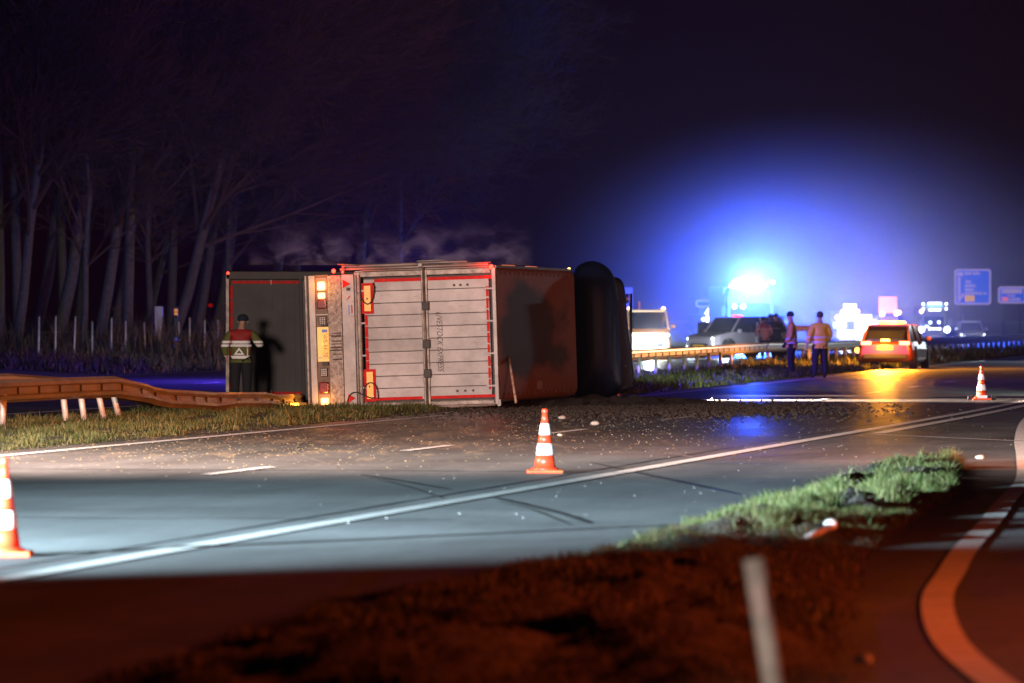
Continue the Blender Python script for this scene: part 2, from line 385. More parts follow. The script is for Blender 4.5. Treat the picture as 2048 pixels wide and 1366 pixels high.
mark('scrape_mark', [(640, 880), (605, 886), (592, 898), (610, 912), (648, 926), (678, 937)], .05, M['mark_pale'], '')
mark('scrape_mark', [(735, 955), (790, 968), (840, 983), (885, 998)], .045, M['mark_pale'], '')
mark('scrape_mark', [(990, 1003), (1060, 1020), (1140, 1052)], .05, M['mark_pale'], '')
mark('scrape_mark', [(1290, 902), (1240, 898), (1180, 900)], .35, M['mark_pale'], '')
mark('scrape_mark', [(1400, 918), (1330, 905), (1230, 895), (1120, 886)], .12, M['mark_pale'], '')
mark('tyre_mark', [(985, 995), (1050, 1010), (1130, 1030), (1180, 1048)], .10, M['mark_dark'], '')
mark('tyre_mark', [(720, 950), (800, 962), (900, 980)], .08, M['mark_dark'], '')
mark('tyre_mark', [(1180, 925), (1340, 960), (1480, 990)], .10, M['mark_dark'], '')

def seam(pts, w):
    pts = [Vector((p.x, p.y, .0035)) for p in pts]; vs = []; fs = []
    for i, p in enumerate(pts):
        d = (pts[min(i+1, len(pts)-1)]-pts[max(i-1, 0)]).normalized(); n = Vector((d.y, -d.x, 0))*w/2*(1+.7*mn.noise(p*.9)); vs += [p-n, p+n]
    for i in range(len(pts)-1): fs.append((2*i, 2*i+1, 2*i+3, 2*i+2))
    MB().add(vs, fs).build('tarred_joint', M['mark_dark'], kind='structure')
seam([RD(s, -10.1+.03*mn.noise(Vector((s*.5, 0, 0)))) for s in range(30, 120)], .045)
seam([RD(62+.25*mn.noise(Vector((t*.9, 1, 0))), t) for t in [-18.9+i*.4 for i in range(24)]], .10)
seam([RD(47+.3*mn.noise(Vector((t*.9, 5, 0))), t) for t in [-14+i*.4 for i in range(14)]], .08)

# ------------------------------------------------------------------ grass
def blades(name, pos, h, m, w=.008, lean=.5, **k):
    n = len(pos); ang = RNG.uniform(0, 2*PI, n); hh = h*RNG.uniform(.45, 1.25, n)*np.array([max(.25, 1+1.9*mn.noise(Vector((p[0]*2.3, p[1]*.8, 6)))) for p in pos])
    ln = hh*lean*RNG.uniform(.1, 1.2, n); la = RNG.uniform(0, 2*PI, n)
    wv = np.stack([np.cos(ang), np.sin(ang), np.zeros(n)], 1)*(w*RNG.uniform(.6, 1.4, n))[:, None]
    tip = pos + np.stack([ln*np.cos(la), ln*np.sin(la), hh], 1)
    mid = pos + np.stack([ln*.35*np.cos(la), ln*.35*np.sin(la), hh*.6], 1)
    V = np.concatenate([pos-wv, pos+wv, mid+wv*.7, mid-wv*.7, tip], 0)
    i = np.arange(n); Q = np.stack([i, i+n, i+2*n, i+3*n], 1); T = np.stack([i+3*n, i+2*n, i+4*n], 1)
    me = bpy.data.meshes.new(name); me.vertices.add(5*n); me.vertices.foreach_set('co', V.astype(np.float32).ravel())
    me.loops.add(7*n); me.polygons.add(2*n)
    me.loops.foreach_set('vertex_index', np.concatenate([Q.ravel(), T.ravel()]).astype(np.int32))
    me.polygons.foreach_set('loop_start', np.concatenate([np.arange(n)*4, 4*n+np.arange(n)*3]).astype(np.int32))
    me.update(calc_edges=True); me.validate()
    a = me.attributes.new('rnd', 'FLOAT', 'POINT'); a.data.foreach_set('value', np.tile(RNG.uniform(0, 1, n), 5).astype(np.float32))
    me.materials.append(m); o = bpy.data.objects.new(name, me); COL.objects.link(o); return tag(o, **k)
def clump(s, t): return mn.noise(Vector((s*.9, t*1.6, 3)))+.6*mn.noise(Vector((s*3.1, t*4, 9)))
def scatter(s0, s1, t0, t1, n, dens=lambda s, t: 1, zf=med_z, drop=True):
    out = []
    while len(out) < n:
        s = random.uniform(s0, s1); t = random.uniform(t0, t1)
        if random.random() < dens(s, t)*max(.05, .62+.75*clump(s, t)):
            p = RD(s, t); p.z = zf(s, t)-.01; out.append(tuple(p))
    return np.array(out)
blades('grass', scatter(62, 112, -23.8, -19.05, 52000, lambda s, t: 1 if t > -22.6 else .45), .075, M['grass'], .006, .8,
       label='rough green grass of the median beside the bent guard rail', cat='grass', kind='stuff')
blades('grass', scatter(112, 190, -23.8, -19.05, 42000), .11, M['grass'], .018, .6,
       label='pale lit grass of the median beyond the overturned truck', cat='grass', kind='stuff')
blades('grass', scatter(190, 330, -24.4, -19.05, 16000), .2, M['grass'], .035, .6,
       label='far median grass behind the tow car', cat='grass', kind='stuff')
blades('grass', scatter(165, 235, -48, -40.2, 22000, zf=lambda s, t: -.02+.3*min(1, (-40-t)/22*4)), .26, M['scrub'], .03, .6,
       label='pale dry grass along the far edge of the opposite road', cat='grass', kind='stuff')
# the island between the road and the slip road
isl_l = [(-2.2, 22), (-2.03, 26.5), (-.97, 34.3), (.717, 41.7), (2.1, 50.3), (3.9, 61.5), (5.1, 67.6)]
isl_r = [(1.45, 22), (1.57, 26.5), (1.85, 30.5), (2.57, 41.1), (3.2, 46.3), (4.3, 55), (5.15, 65)]
def interp(tab, y):
    if y <= tab[0][1]: return tab[0][0]
    for (x0, y0), (x1, y1) in zip(tab, tab[1:]):
        if y <= y1: return x0+(x1-x0)*(y-y0)/(y1-y0)
    return tab[-1][0]
def nI(x, y): return mn.noise(Vector((x*1.3+y*.05, y*.33, 4)))+.35*mn.noise(Vector((x*3.1, y*1.1, 8)))
def isl_z(x, y):
    a, b = interp(isl_l, y), interp(isl_r, y); u = (x-a)/max(.01, b-a)
    e = min(1, max(0, min(u, 1-u)*5))*min(1, max(0, (67.3-y)/2.5))
    amp = .075 + .06*mn.noise(Vector((x*1.1, y*.35, 2))) + .085*mn.noise(Vector((x*2.7, y*.9, 7)))
    amp += (.26 if y > 44 else .26-.16*min(1, (44-y)/5))*max(0, -nI(x, y)-.05)+.03*mn.noise(Vector((x*13, y*6, 3)))
    return -.02 + e*(amp + .05*mn.noise(Vector((x*7, y*3, 1)))+.02*mn.noise(Vector((x*19, y*9, 4))))
mb = MB(); vs = []; fs = []; NY, NX = 240, 34
for i in range(NY+1):
    y = 14+(67.6-14)*i/NY
    a, b = interp(isl_l, y), interp(isl_r, y)
    wob = .12*mn.noise(Vector((y*.9, 0, 0))); wob2 = .1*mn.noise(Vector((y*.8, 9, 0)))
    for j in range(NX+1):
        x = a+wob+(b+wob2-a-wob)*j/NX; vs.append((x, y, isl_z(a+(b-a)*j/NX, y)+(.004 if j in (0, NX) else .012)))
for i in range(NY):
    for j in range(NX):
        k = i*(NX+1)+j; fs.append((k, k+1, k+NX+2, k+NX+1))
mb.add(vs, fs).build('traffic_island', M['soil'], smooth=True, kind='structure')
def isl_scatter(n, y0, y1, f, pw=1):
    out = []
    while len(out) < n:
        y = y0+(y1-y0)*random.random()**pw; a, b = interp(isl_l, y), interp(isl_r, y)
        u = random.random(); x = a+(b-a)*u
        if random.random() < f(x, y, u): out.append((x, y, isl_z(x, y)))
    return np.array(out)
def gd(x, y, u):
    c = nI(x, y)+.25*mn.noise(Vector((x*7, y*3, 8)))
    return max(0.015, min(1, .35+4.5*c))*(1 if .02 < u < .97 else .2)
blades('grass', isl_scatter(9000, 30, 43, gd), .06, M['grass'], .0035, 1.0, label='thin grass among the soil of the near island', cat='grass', kind='stuff')
blades('grass', isl_scatter(42000, 43, 67, gd), .08, M['grass'], .0048, .8, label='pale green grass tufts on the tip of the island', cat='grass', kind='stuff')
blades('grass', isl_scatter(46000, 20, 47, lambda x, y, u: .5+.5*(mn.noise(Vector((x*4, y*1.5, 3))) > -.1)), .045, M['scrub'], .0028, 1.2, label='low reddish scrub on the near end of the island', cat='scrub', kind='stuff')

# dirt clods and litter
def chips(name, pts, lo, hi, m, flat=.6, **k):
    n = len(pts); base = np.array([(1,0,0),(-.5,.8,0),(-.5,-.8,0),(.1,.1,1.0)]); V = []; F = []
    for i, p in enumerate(pts):
        sz = RNG.uniform(lo, hi); a = RNG.uniform(0, 2*PI); c, s_ = math.cos(a), math.sin(a)
        q = base*np.array([sz*RNG.uniform(.7, 1.6), sz, sz*flat]); q = np.stack([q[:,0]*c-q[:,1]*s_, q[:,0]*s_+q[:,1]*c, q[:,2]], 1)+np.array(p)
        b = len(V); V += [tuple(v) for v in q]; F += [(b,b+1,b+3),(b+1,b+2,b+3),(b+2,b,b+3)]
    me = bpy.data.meshes.new(name); me.from_pydata(V, [], F); me.materials.append(m)
    o = bpy.data.objects.new(name, me); COL.objects.link(o); return tag(o, **k)
def spread_pts(n, cx, cy, sx, sy, z=.004):
    return [(random.gauss(cx, sx), random.gauss(cy, sy), z) for _ in range(n)]
M['clod'] = mat('dark_clod', (.03, .022, .017), .9, var=.4, scale=20)
M['straw'] = mat('straw', (.42, .31, .15), .8, var=.3, scale=30)
M['grit'] = mat('pale_grit', (.30, .28, .26), .8)
chips('dirt_clods', spread_pts(5200, 1.8, 105, 2.0, 4.5)+spread_pts(2200, 3.2, 108, 1.3, 3), .012, .05, M['clod'], 1.0, label='dark earth clods strewn on the road below the truck roof', cat='dirt', kind='stuff')
chips('straw_litter', spread_pts(1100, -4.6, 74, 1.9, 5.5)+spread_pts(900, -1.5, 84, 2.2, 8), .005, .022, M['straw'], .25, label='bits of straw scattered over the lanes in front of the truck', cat='straw', kind='stuff')
chips('grit', spread_pts(700, 2.8, 84, 2.0, 10)+spread_pts(60, .8, 54, 1.6, 6)+spread_pts(1300, .6, 96, 2.6, 5), .003, .010, M['grit'], .8, label='pale grit and glass crumbs on the asphalt', cat='grit', kind='stuff')
def stone(px, py, r, lab):
    p = G(px, py); mb = MB(); mb.ball((0, 0, r*.5), r, 10, 0, (1.4, 1, .7))
    mb.v = [tuple(Vector(v)*(1+.25*mn.noise(Vector(v)*30))) for v in mb.v]
    o = mb.build('stone', M['concrete'], smooth=True, label=lab, cat='stone'); o.location = p
for a in ((1190, 850, .055, 'pale stone with a long shadow right of the dashes beside the cone'), (1124, 838, .05, 'pale lump just right of the striped cone top'),
          (1960, 918, .04, 'small pale stone near the tip of the grass island'), (1233, 1293, .025, 'round pale pebble on the dark foreground dirt'),
          (1120, 872, .03, 'small pale lump beside the short lane dash'), (1728, 1326, .035, 'orange lit stone at the edge of the slip road')):
    stone(*a)
chips('soil_crumbs', [(x_, y_, z_+.004) for x_, y_, z_ in isl_scatter(7000, 20, 64, lambda x, y, u: 1 if .03 < u < .97 else .4)], .006, .028, M['soil'], .9, label='crumbs of earth lying on the island', cat='soil', kind='stuff')
# churned earth pushed up beside the truck
vs = []; fs = []
for i in range(61):
    for j in range(25):
        u = i/60*2-1; v = j/24*2-1; x = 1.8+2.4*u+.4*v; y = 111.5+4.0*v+1.0*u
        e = max(0, 1-(u*u)**1.3-(v*v)**1.3)
        vs.append((x, y, -.01+e*(.13+.12*mn.noise(Vector((x*2.2, y*1.2, 0)))+.07*mn.noise(Vector((x*7, y*5, 3))))))
for i in range(60):
    for j in range(24):
        k = i*25+j; fs.append((k, k+1, k+26, k+25))
MB().add(vs, fs).build('earth_pile', M['clod'], kind='stuff', label='low ridge of churned dark earth under the cab', cat='earth')

# ------------------------------------------------------------------ guard rails
RAILP = [(-.17, .0), (-.155, .018), (-.125, .078), (-.075, .084), (-.045, .020), (.045, .020), (.075, .084), (.125, .078), (.155, .018), (.17, .0)]
def rail_beam(mb, pts, tops, side=1, tilt=None):
    """W profile swept along ground points; tops gives the height of the beam centre; front faces the carriageway"""
    rings = []
    for i, p in enumerate(pts):
        d = (pts[min(i+1, len(pts)-1)]-pts[max(i-1, 0)]); d.z = 0; d.normalize(); n = Vector((d.y, -d.x, 0))*side
        th = tilt[i] if tilt else 0
        ring = []
        for q in (1, -1):
            for z, o in (RAILP if q == 1 else RAILP[::-1]):
                oo = o if q == 1 else o-.012
                zz = z*math.cos(th)-oo*math.sin(th); on = oo*math.cos(th)+z*math.sin(th)
                ring.append(Vector((p.x, p.y, tops[i]+zz))+n*on)
        rings.append(ring)
    mb.loft(rings)
def resample(keys, step):
    """keys: list of (s, t, h, tilt); returns points, heights, tilts"""
    P = []; H = []; T = []; s = keys[0][0]
    while s <= keys[-1][0]+1e-6:
        for a, b in zip(keys, keys[1:]):
            if a[0] <= s <= b[0]+1e-9:
                u = (s-a[0])/(b[0]-a[0]); 
                P.append(RD(s, a[1]+(b[1]-a[1])*u)); H.append(a[2]+(b[2]-a[2])*u); T.append(a[3]+(b[3]-a[3])*u); break
        s += step
    return P, H, T
def guardrail(keys, posts, label, clip=1.33, seg=4.0, step=.25, wave=None, side=1, clip_on=True, postr=.05):
    P, H, T = resample(keys, step)
    if wave:
        for i in range(len(P)):
            a = wave(keys[0][0]+i*step); j, u = divmod(i, 5); u /= 5; kk = lambda q: ((q*7919) % 13)/6.5-1
            H[i] += a*.035*(kk(j)*(1-u)+kk(j+1)*u); T[i] += a*.32*(kk(j+3)*(1-u)+kk(j+4)*u)
    root = empty('guard_rail', (0, 0, 0), label=label, cat='guard rail', group='steel guard rails along the median')
    n = int(seg/step); 
    for k in range(0, len(P)-1, n):
        mb = MB(); rail_beam(mb, P[k:k+n+1], H[k:k+n+1], side, T[k:k+n+1]); mb.build('rail_beam', M['steel'], root, smooth=False)
    if clip_on:
        c = max(1, int(clip/step)); me = None
        for k in range(c//2, len(P)-1, c):
            d = (P[k+1]-P[k]).normalized(); nn = Vector((d.y, -d.x, 0))*side; p = P[k]
            q = Matrix.Translation((p.x, p.y, H[k])) @ Matrix(((d.x, nn.x, 0, 0), (d.y, nn.y, 0, 0), (0, 0, 1, 0), (0, 0, 0, 1)))
            if me is None:
                o = MB().box((-.02, .006, -.06), (.02, .045, .06)).build('rail_clip', M['dark'], root); me = o.data
            else:
                o = bpy.data.objects.new('rail_clip', me); COL.objects.link(o); o.parent = root
            o.matrix_local = q
    for (s, t, h, lean) in posts:
        b = RD(s, t); b.z = 0; top = b+Vector((lean, 0, h))
        MB().cyl(b, top, postr, n=8).build('post', M['post_steel'], root, smooth=True)
    return root
def S_of(px, py, z=.1):
    g_ = G(px, py, z); return g_.x*SU+g_.y*CU, g_.x*CU-g_.y*SU
lp = [(S_of(px, py), ln) for px, py, ln in ((-60, 856, 0), (5, 850, .02), (133, 838, -.06), (170, 837, -.08), (210, 833, -.13), (240, 830, -.14))]
guardrail([(60, -22.2, .60, 0), (86, -22.2, .60, 0), (89, -22.15, .59, -.05), (90.2, -22.1, .50, -.2), (91.6, -22.2, .41, -.35), (94, -22.1, .33, -.45), (96.3, -22.25, .26, -.5), (100, -22.1, .19, -.6), (104.75, -22.3, .12, -.7)],
          [(s, t, .56, l) for (s, t), l in lp]+[(s, -22.4, .5, .02) for s in (66, 70, 74, 78)],
          'bent guard rail torn down towards the overturned truck, left', step=.25, wave=lambda s: .7*max(0, min(1, (s-89)/2))*max(0, min(1, (105-s)/3)))
guardrail([(74, -24.2, .66, 0), (90, -24.2, .62, 0), (100, -24.6, .36, 0), (104, -25, .12, 0)], [(s, -24.3, .5, 0) for s in (76, 80, 84, 88)],
          'pale rear guard rail sinking away behind the bent one, far left', clip=1.33)
mp = [S_of(px, py, .12) for px, py in ((1305, 752), (1342, 751), (1378, 749), (1411, 745), (1443, 744), (1471, 742), (1500, 738), (1527, 735), (1554, 731))]
tm = sum(p[1] for p in mp)/len(mp)
s0 = mp[0][0]
def tfit(s): return mp[0][1]+(mp[-1][1]-mp[0][1])*(s-mp[0][0])/(mp[-1][0]-mp[0][0])
guardrail([(s0-14, tfit(s0-14), .64, 0), (s0+20, tfit(s0+20), .64, 0), (mp[-1][0]+14, tfit(mp[-1][0]+14), .64, 0)],
          [(s, t, .6, 0) for s, t in mp], 'orange lit guard rail in the median right of the truck cab', clip=2.0, step=.5)
e0 = mp[-1][0]+14; et = tfit(e0)
r2 = guardrail([(e0+.4, et, .64, 0), (e0+4, et+.25, .64, 0), (e0+7.6, et+.7, .64, 0)], [(e0+1, et, .6, 0), (e0+7, et+.6, .6, 0)],
          'short flared end piece of guard rail between the two officers', clip_on=False, step=.4)
s1 = 196
guardrail([(s1, -22.6, .66, 0), (260, -22.0, .66, 0), (330, -22, .66, 0), (480, -22, .66, 0)], [(s1+i*3.0, -22.4+min(.4, i*.02), .6, 0) for i in range(50)],
          'long dark guard rail curving away behind the orange car, far right', clip_on=False, step=2.0, seg=12, postr=.07)

# ------------------------------------------------------------------ cones
def cone(px, py, h, label, cart=False):
    p = G(px, py); c = empty('traffic_cone', p, label=label, cat='traffic cone', group='striped traffic cones on the road')
    k = h/.70
    MB().box((-.20*k, -.20*k, 0), (.20*k, .20*k, .035*k)).build('base', M['cone_dim'], c, bevel=.015)
    ring = MB(); ring.lathe((0, 0, 0), [(.155*k, .034*k), (.15*k, .055*k), (.125*k, .06*k)], 24); ring.build('collar', M['cone_red'], c, smooth=True)
    def r(z): return (.118-.092*(z-.06)/.60)*k
    prof = [.06, .20, .32, .42, .54, .655]
    names = [('body_band', 'cone_red'), ('reflective_band', 'white'), ('body_band', 'cone_red'), ('reflective_band', 'white'), ('body_band', 'cone_red')]
    for i, (nm, mm) in enumerate(names):
        z0, z1 = prof[i], prof[i+1]; ex = .003 if mm == 'white' else 0
        MB().lathe((0, 0, 0), [(r(z0)+ex, z0*k), (r(z1)+ex, z1*k)], 28).build(nm, M[mm], c, smooth=True)
    MB().lathe((0, 0, 0), [(.03*k, .655*k), (.033*k, .66*k), (.033*k, .685*k), (.027*k, .70*k)], 16).build('tip', M['cone_red'], c, smooth=True)
    if cart:
        MB().box((-.10, -.235, .04), (.10, -.222, .10)).build('sticker', M['white'], c)
        for x in (-.24, .24):
            MB().cyl((x-.05, -.12, .05), (x+.05, -.12, .05), .05, n=12).build('wheel', M['tyre'], c)
        c.location.z = .0
    return c
cone(8, 1112, .70, 'blurred striped cone cut by the left edge of the picture')
cone(1090, 946, .70, 'sharp red and white cone standing in the middle of the road')
cone(1963, 800, .70, 'distant red and white cone on small feet near the right edge', True)

# ------------------------------------------------------------------ overturned livestock trailer
TR = empty('livestock_trailer', (-3.71, 106, 0), label='overturned livestock trailer on its side with plank doors facing the camera', cat='trailer')
TR.rotation_euler = (Matrix.Rotation(R(-10), 3, 'Z') @ Matrix.Rotation(R(-1.8), 3, 'Y')).to_euler()
TR.location.z = .015
cr, sr = math.cos(R(1.8)), math.sin(R(1.8))
def T(px, py):
    dx, dy = (px-625)/107.5, (815-py)/107.5
    return ((dx*cr+dy*sr)/.985, -dx*sr+dy*cr)
def tb(name, m, px0, py0, px1, py1, d0, d1, bevel=0, parent=None, **k):     # a box given by photo corners
    cxp, cyp = (px0+px1)/2, (py0+py1)/2; a, b = T(cxp, cyp); wa, hb = abs(px1-px0)/107.5/2/.985, abs(py1-py0)/107.5/2
    return MB().box((a-wa, d0, b-hb), (a+wa, d1, b+hb)).build(name, M[m], parent or TR, bevel=bevel, **k)
def lb(name, m, a0, b0, a1, b1, d0, d1, bevel=0, parent=None, **k):         # a box in trailer coordinates
    return MB().box((a0, d0, b0), (a1, d1, b1)).build(name, M[m], parent or TR, bevel=bevel, **k)
L_ = 9.1
# side wall toward the sky, side wall on the ground, floor, front, roof
lb('upper_side_wall', 'alu_dark', .92, 2.44, 3.50, 2.52, .10, L_-.3)
lb('lower_side_wall', 'alu_dark', .92, .02, 3.50, .10, .10, L_-.3)
lb('floor_panel', 'alu_dark', .86, .02, .92, 2.52, .10, L_)
mb = MB(); out = []
for (cx_, cz, a0) in ((3.40, .14, -90), (3.40, 2.40, 0)):
    for i in range(7):
        an = R(a0+i*15); out.append((cx_+.14*math.cos(an), cz+.14*math.sin(an)))
prof = [(2.8, 2.54)] ; 
ol = [(3.0, .0)]+out+[(3.0, 2.54)]
def shr(f): return [(3.0+(x-3.0)*f, 1.27+(z-1.27)*f) for x, z in ol]
rings = [[Vector((x, d, z)) for x, z in shr(f)] for d, f in ((.12, 1), (L_-.5, 1), (L_-.22, .985), (L_-.06, .95), (L_, .88))]
mb.loft(rings); mb.build('roof', M['roof'], TR, smooth=False)
for i in range(16):            # riveted seams on the roof sheet
    for b_ in (.12, 2.37):
        MB().box((3.538, .5+i*.5, b_), (3.547, .52+i*.5, b_+.06)).build('rivet_strip', M['dark'], TR)
for i in range(3): MB().box((3.54, 4.2+i*.22, .20), (3.548, 4.23+i*.22, .36)).build('badge_bar', M['alu'], TR)
lb('roof_edge_rail', 'alu', 3.44, 2.50, 3.53, 2.545, .1, L_-.5)
# orange highlight on the upper roof edge, put in as glowing strips
lb('roof_edge_glow', 'e_amber2', 3.47, 2.546, 3.525, 2.56, 1.0, 2.2); lb('roof_edge_glow', 'e_amber2', 3.47, 2.546, 3.525, 2.56, 3.6, 4.6)
lb('roof_edge_glow', 'e_amber', 3.49, 2.546, 3.525, 2.566, 8.45, 8.55)
# rear frame
a_l = T(716, 680)[0]
lb('door_frame', 'alu_dark', .86, -.01, .985, 2.50, .0, .12, .01)
lb('door_frame', 'alu', 3.46, -.03, 3.535, 2.50, -.03, .14, .01); lb('door_frame', 'dark', 3.43, .0, 3.455, 2.47, .0, .10)
lb('door_frame', 'alu_dark', .95, 2.40, 3.46, 2.50, .0, .12, .01); lb('door_frame', 'alu_dark', .95, -.02, 3.46, .06, .0, .12, .01)
for a_ in (.90, .965): MB().cyl((a_, -.03, .0), (a_, -.03, 2.45), .014, n=8).build('hinge_rod', M['alu'], TR, smooth=True)
# doors built of planks
def door(a0, a1, nm):
    d = empty(nm, (0, 0, 0)); d.parent = TR
    n = 10; b0, b1 = .10, 2.36; h = (b1-b0)/n; 
    for i in range(n):
        j = random.uniform(-.003, .003)
        MB().box((a0, .0+j, b0+i*h+.005), (a1, .05, b0+(i+1)*h-.005)).build('plank', M['alu'], d, bevel=.004, seg=1)
    MB().box((a0-.01, .035, b0-.03), (a1+.01, .06, b1+.03)).build('door_backing', M['dark'], d)
    return d
a848, a856 = T(848, 680)[0], T(857, 680)[0]
D1 = door(1.04, a848-.02, 'door'); D2 = door(a856+.02, 3.40, 'door')
# lock pole and its catches
pole = MB(); pole.cyl((a848+.04, -.05, -.05), (a848+.04, -.05, 2.56), .022, n=10); pole.build('lock_bar', M['alu_dark'], TR, smooth=True)
lb('seam_strip', 'alu_dark', a848-.015, -.02, a856+.015, 2.5, -.02, .03, .004)
for b_ in (1.75, 1.05, .5): lb('latch', 'dark', a848+.0, b_, a848+.13, b_+.16, -.075, -.03, .01)
for b_ in (.3, .9, 1.5, 2.1): 
    lb('hinge', 'alu', 3.30, b_, 3.47, b_+.035, -.03, -.008, .004); lb('hinge', 'alu', .93, b_+.03, 1.06, b_+.065, -.03, -.008, .004)
for a_, b_ in ((2.75, 2.2), (2.87, 2.2), (3.0, 2.2), (2.75, .24), (2.9, .24), (3.05, .24), (1.25, 2.2)): MB().cyl((a_, -.02, b_), (a_, .0, b_), .022, n=10).build('bolt', M['dark'], TR)
# reflective tape
def strip(px0, py0, px1, py1): return tb('reflective_tape', 'tape', px0, py0, px1, py1, -.010, -.004)
for (x0, x1) in ((749, 768), (769, 845), (857, 985)):
    a0 = T(x0, 567)[0]; a1 = T(x1, 567)[0]; lb('reflective_tape', 'tape', a0, 2.30, a1, 2.36, -.010, -.004)
for (x0, x1) in ((752, 846), (860, 990)):
    a0 = T(x0, 797)[0]; a1 = T(x1, 797)[0]; lb('reflective_tape', 'tape', a0, .105, a1, .16, -.010, -.004)
for i in range(5): lb('reflective_tape', 'tape', 1.045, .64+i*.215, 1.10, .84+i*.215, -.010, -.004)
for i in range(9): lb('reflective_tape', 'tape', 3.345, .25+i*.215, 3.385+.004*(i % 3), .44+i*.215, -.010, -.004)
# yellow and red rear marking plates
for (b0, b1) in ((1.72, 2.29), (.09, .69)):
    p = empty('marking_plate', (0, 0, 0)); p.parent = TR
    MB().box((1.0, -.024, b0), (1.22, -.012, b1)).build('red_border', M['tape'], p)
    MB().box((1.05, -.030, b0+.05), (1.17, -.0245, b1-.05)).build('yellow_field', M['yellow'], p)
    MB().box((1.09, -.033, b0+.26), (1.115, -.0305, b0+.30)).build('printed_mark', M['ink'], p)
def cable(pts, r=.011): 
    q = [Vector((a, -.06, b)) for a, b in pts]; sm = []
    for i in range(len(q)-1):
        p = [q[max(0, min(len(q)-1, i+k))] for k in (-1, 0, 1, 2)]
        for j in range(6):
            t = j/6; sm.append(.5*((2*p[1])+(p[2]-p[0])*t+(2*p[0]-5*p[1]+4*p[2]-p[3])*t*t+(-p[0]+3*p[1]-3*p[2]+p[3])*t**3))
    MB().tube(sm+[q[-1]], r, 6).build('cable', M['black'], TR, smooth=True)
cable([T(*p) for p in ((722, 562), (723, 590), (728, 601), (736, 607), (744, 603), (749, 590), (750, 575), (748, 564))])
cable([T(*p) for p in ((731, 790), (731, 775), (737, 766), (744, 764), (752, 768), (757, 780), (758, 796))])
cable([T(*p) for p in ((700, 816), (697, 800), (703, 787), (714, 783), (728, 788), (742, 794), (752, 794))])
# rear skirt: plates, lamp tray, lamps
lb('bumper_plate', 'alu', .0, .0, .115, 2.46, -.02, .02, .004)
lb('lamp_tray', 'brown', .12, .0, .35, 2.47, .03, .08)
for b_ in (.92, 1.72): lb('tray_divider', 'alu', .12, b_, .355, b_+.02, -.02, .03)
lb('tread_plate', 'tread', .36, .0, .615, 2.45, -.025, .02, .004)
lb('skirt_plate', 'alu', .625, .0, .855, 2.46, -.02, .02, .004)
M['streak'] = mat('rust_streak', (.05, .03, .025), .7, var=.5, scale=12)
for i, b_ in enumerate((.88, .98, 1.05, 1.10, 1.17, 1.22, 1.31, 1.37)):
    lb('dirt_streak', 'streak', .37+random.uniform(0, .05), b_, .60, b_+random.uniform(.012, .035), -.0275, -.0262)
lb('bumper_edge', 'dark', -.04, .0, -.005, 2.46, -.01, .06)
lb('bumper_rib', 'alu_dark', -.075, .02, -.045, 2.46, .0, .05)
def lampbox(name, b0, b1, m, a0=.145, a1=.325):
    o = lb(name, m, a0, b0, a1, b1, -.035, .03, .02); return o
lampbox('indicator_lamp', 2.19, 2.34, 'e_amber', .17, .305); lampbox('brake_lamp', 2.03, 2.14, 'e_redw', .17, .305)
M['lens'] = mat('dark_red_lens', (.12, .008, .006), .15, spec=.8)
lampbox('dark_lamp_lens', 1.84, 2.01, 'lens'); lampbox('dark_lamp_lens', .27, .48, 'lens')
lampbox('indicator_lamp', .06, .18, 'e_amber', .17, .305)
lb('lamp_housing', 'e_amber2', .125, 2.17, .34, 2.42, .012, .028); lb('lamp_housing', 'e_amber2', .125, .03, .345, .25, .012, .028)
for b0 in (1.66-.12, .70-.12):
    lb('reversing_lamp', 'dark', .18, b0, .31, b0+.16, -.03, .03, .01)
    for i in range(4):
        for j in range(3): lb('lamp_cell', 'alu', .192+j*.04, b0+.012+i*.036, .22+j*.04, b0+.038+i*.036, -.036, -.031)
for b_ in (2.27, .13): lamp('indicator_glow', 'POINT', (.23, -.22, b_), (1, .36, .03), 9, .04, parent=TR)
lamp('indicator_beam', 'SPOT', (.2, -.5, .25), (1, .30, .02), 120, .05, (-6.6, -12.0, .1), 60, .6, parent=TR)
lamp('plate_glow', 'POINT', (.2, -.2, 1.2), (1, .6, .2), .8, .05, parent=TR)
# number plate; its lamp light is put in as glow of recess and plate
lb('plate_recess', 'e_plate', .13, .86, .345, 1.50, .012, .028)
lb('plate_lamp', 'dark', .22, 1.51, .33, 1.57, -.03, .03); lb('plate_lamp', 'dark', .22, .79, .33, .85, -.03, .03)
NP = empty('number_plate', (0, 0, 0)); NP.parent = TR
M['plate_lit'] = mat('yellow_number_plate', (.8, .42, .02), .4, emit=(1, .40, .02), es=.25)
MB().box((.225, -.03, .905), (.335, -.022, 1.46)).build('plate', M['plate_lit'], NP)
MB().box((.23, -.034, 1.40), (.33, -.0305, 1.455)).build('country_strip', M['blue'], NP)
def text_mesh(s, size, name, m, parent, M4, shear=0, space=1, xs=1, ext=0):
    c = bpy.data.curves.new(name, 'FONT'); c.body = s; c.size = size; c.shear = shear; c.space_character = space; c.extrude = ext
    c.align_x = 'CENTER'; c.align_y = 'CENTER'
    o = bpy.data.objects.new('tmp', c); COL.objects.link(o); dg = bpy.context.evaluated_depsgraph_get()
    me = bpy.data.meshes.new_from_object(o.evaluated_get(dg)); bpy.data.objects.remove(o)
    me.transform(Matrix.Diagonal((xs, 1, 1, 1))); me.transform(M4); me.materials.clear(); me.materials.append(m); me.name = name
    q = bpy.data.objects.new(name, me); COL.objects.link(q)
    if parent: q.parent = parent
    return q
def down(a, d, b): return Matrix(((0, 1, 0, a), (0, 0, -1, d), (-1, 0, 0, b), (0, 0, 0, 1)))
def up(a, d, b): return Matrix(((1, 0, 0, a), (0, 0, -1, d), (0, 1, 0, b), (0, 0, 0, 1)))
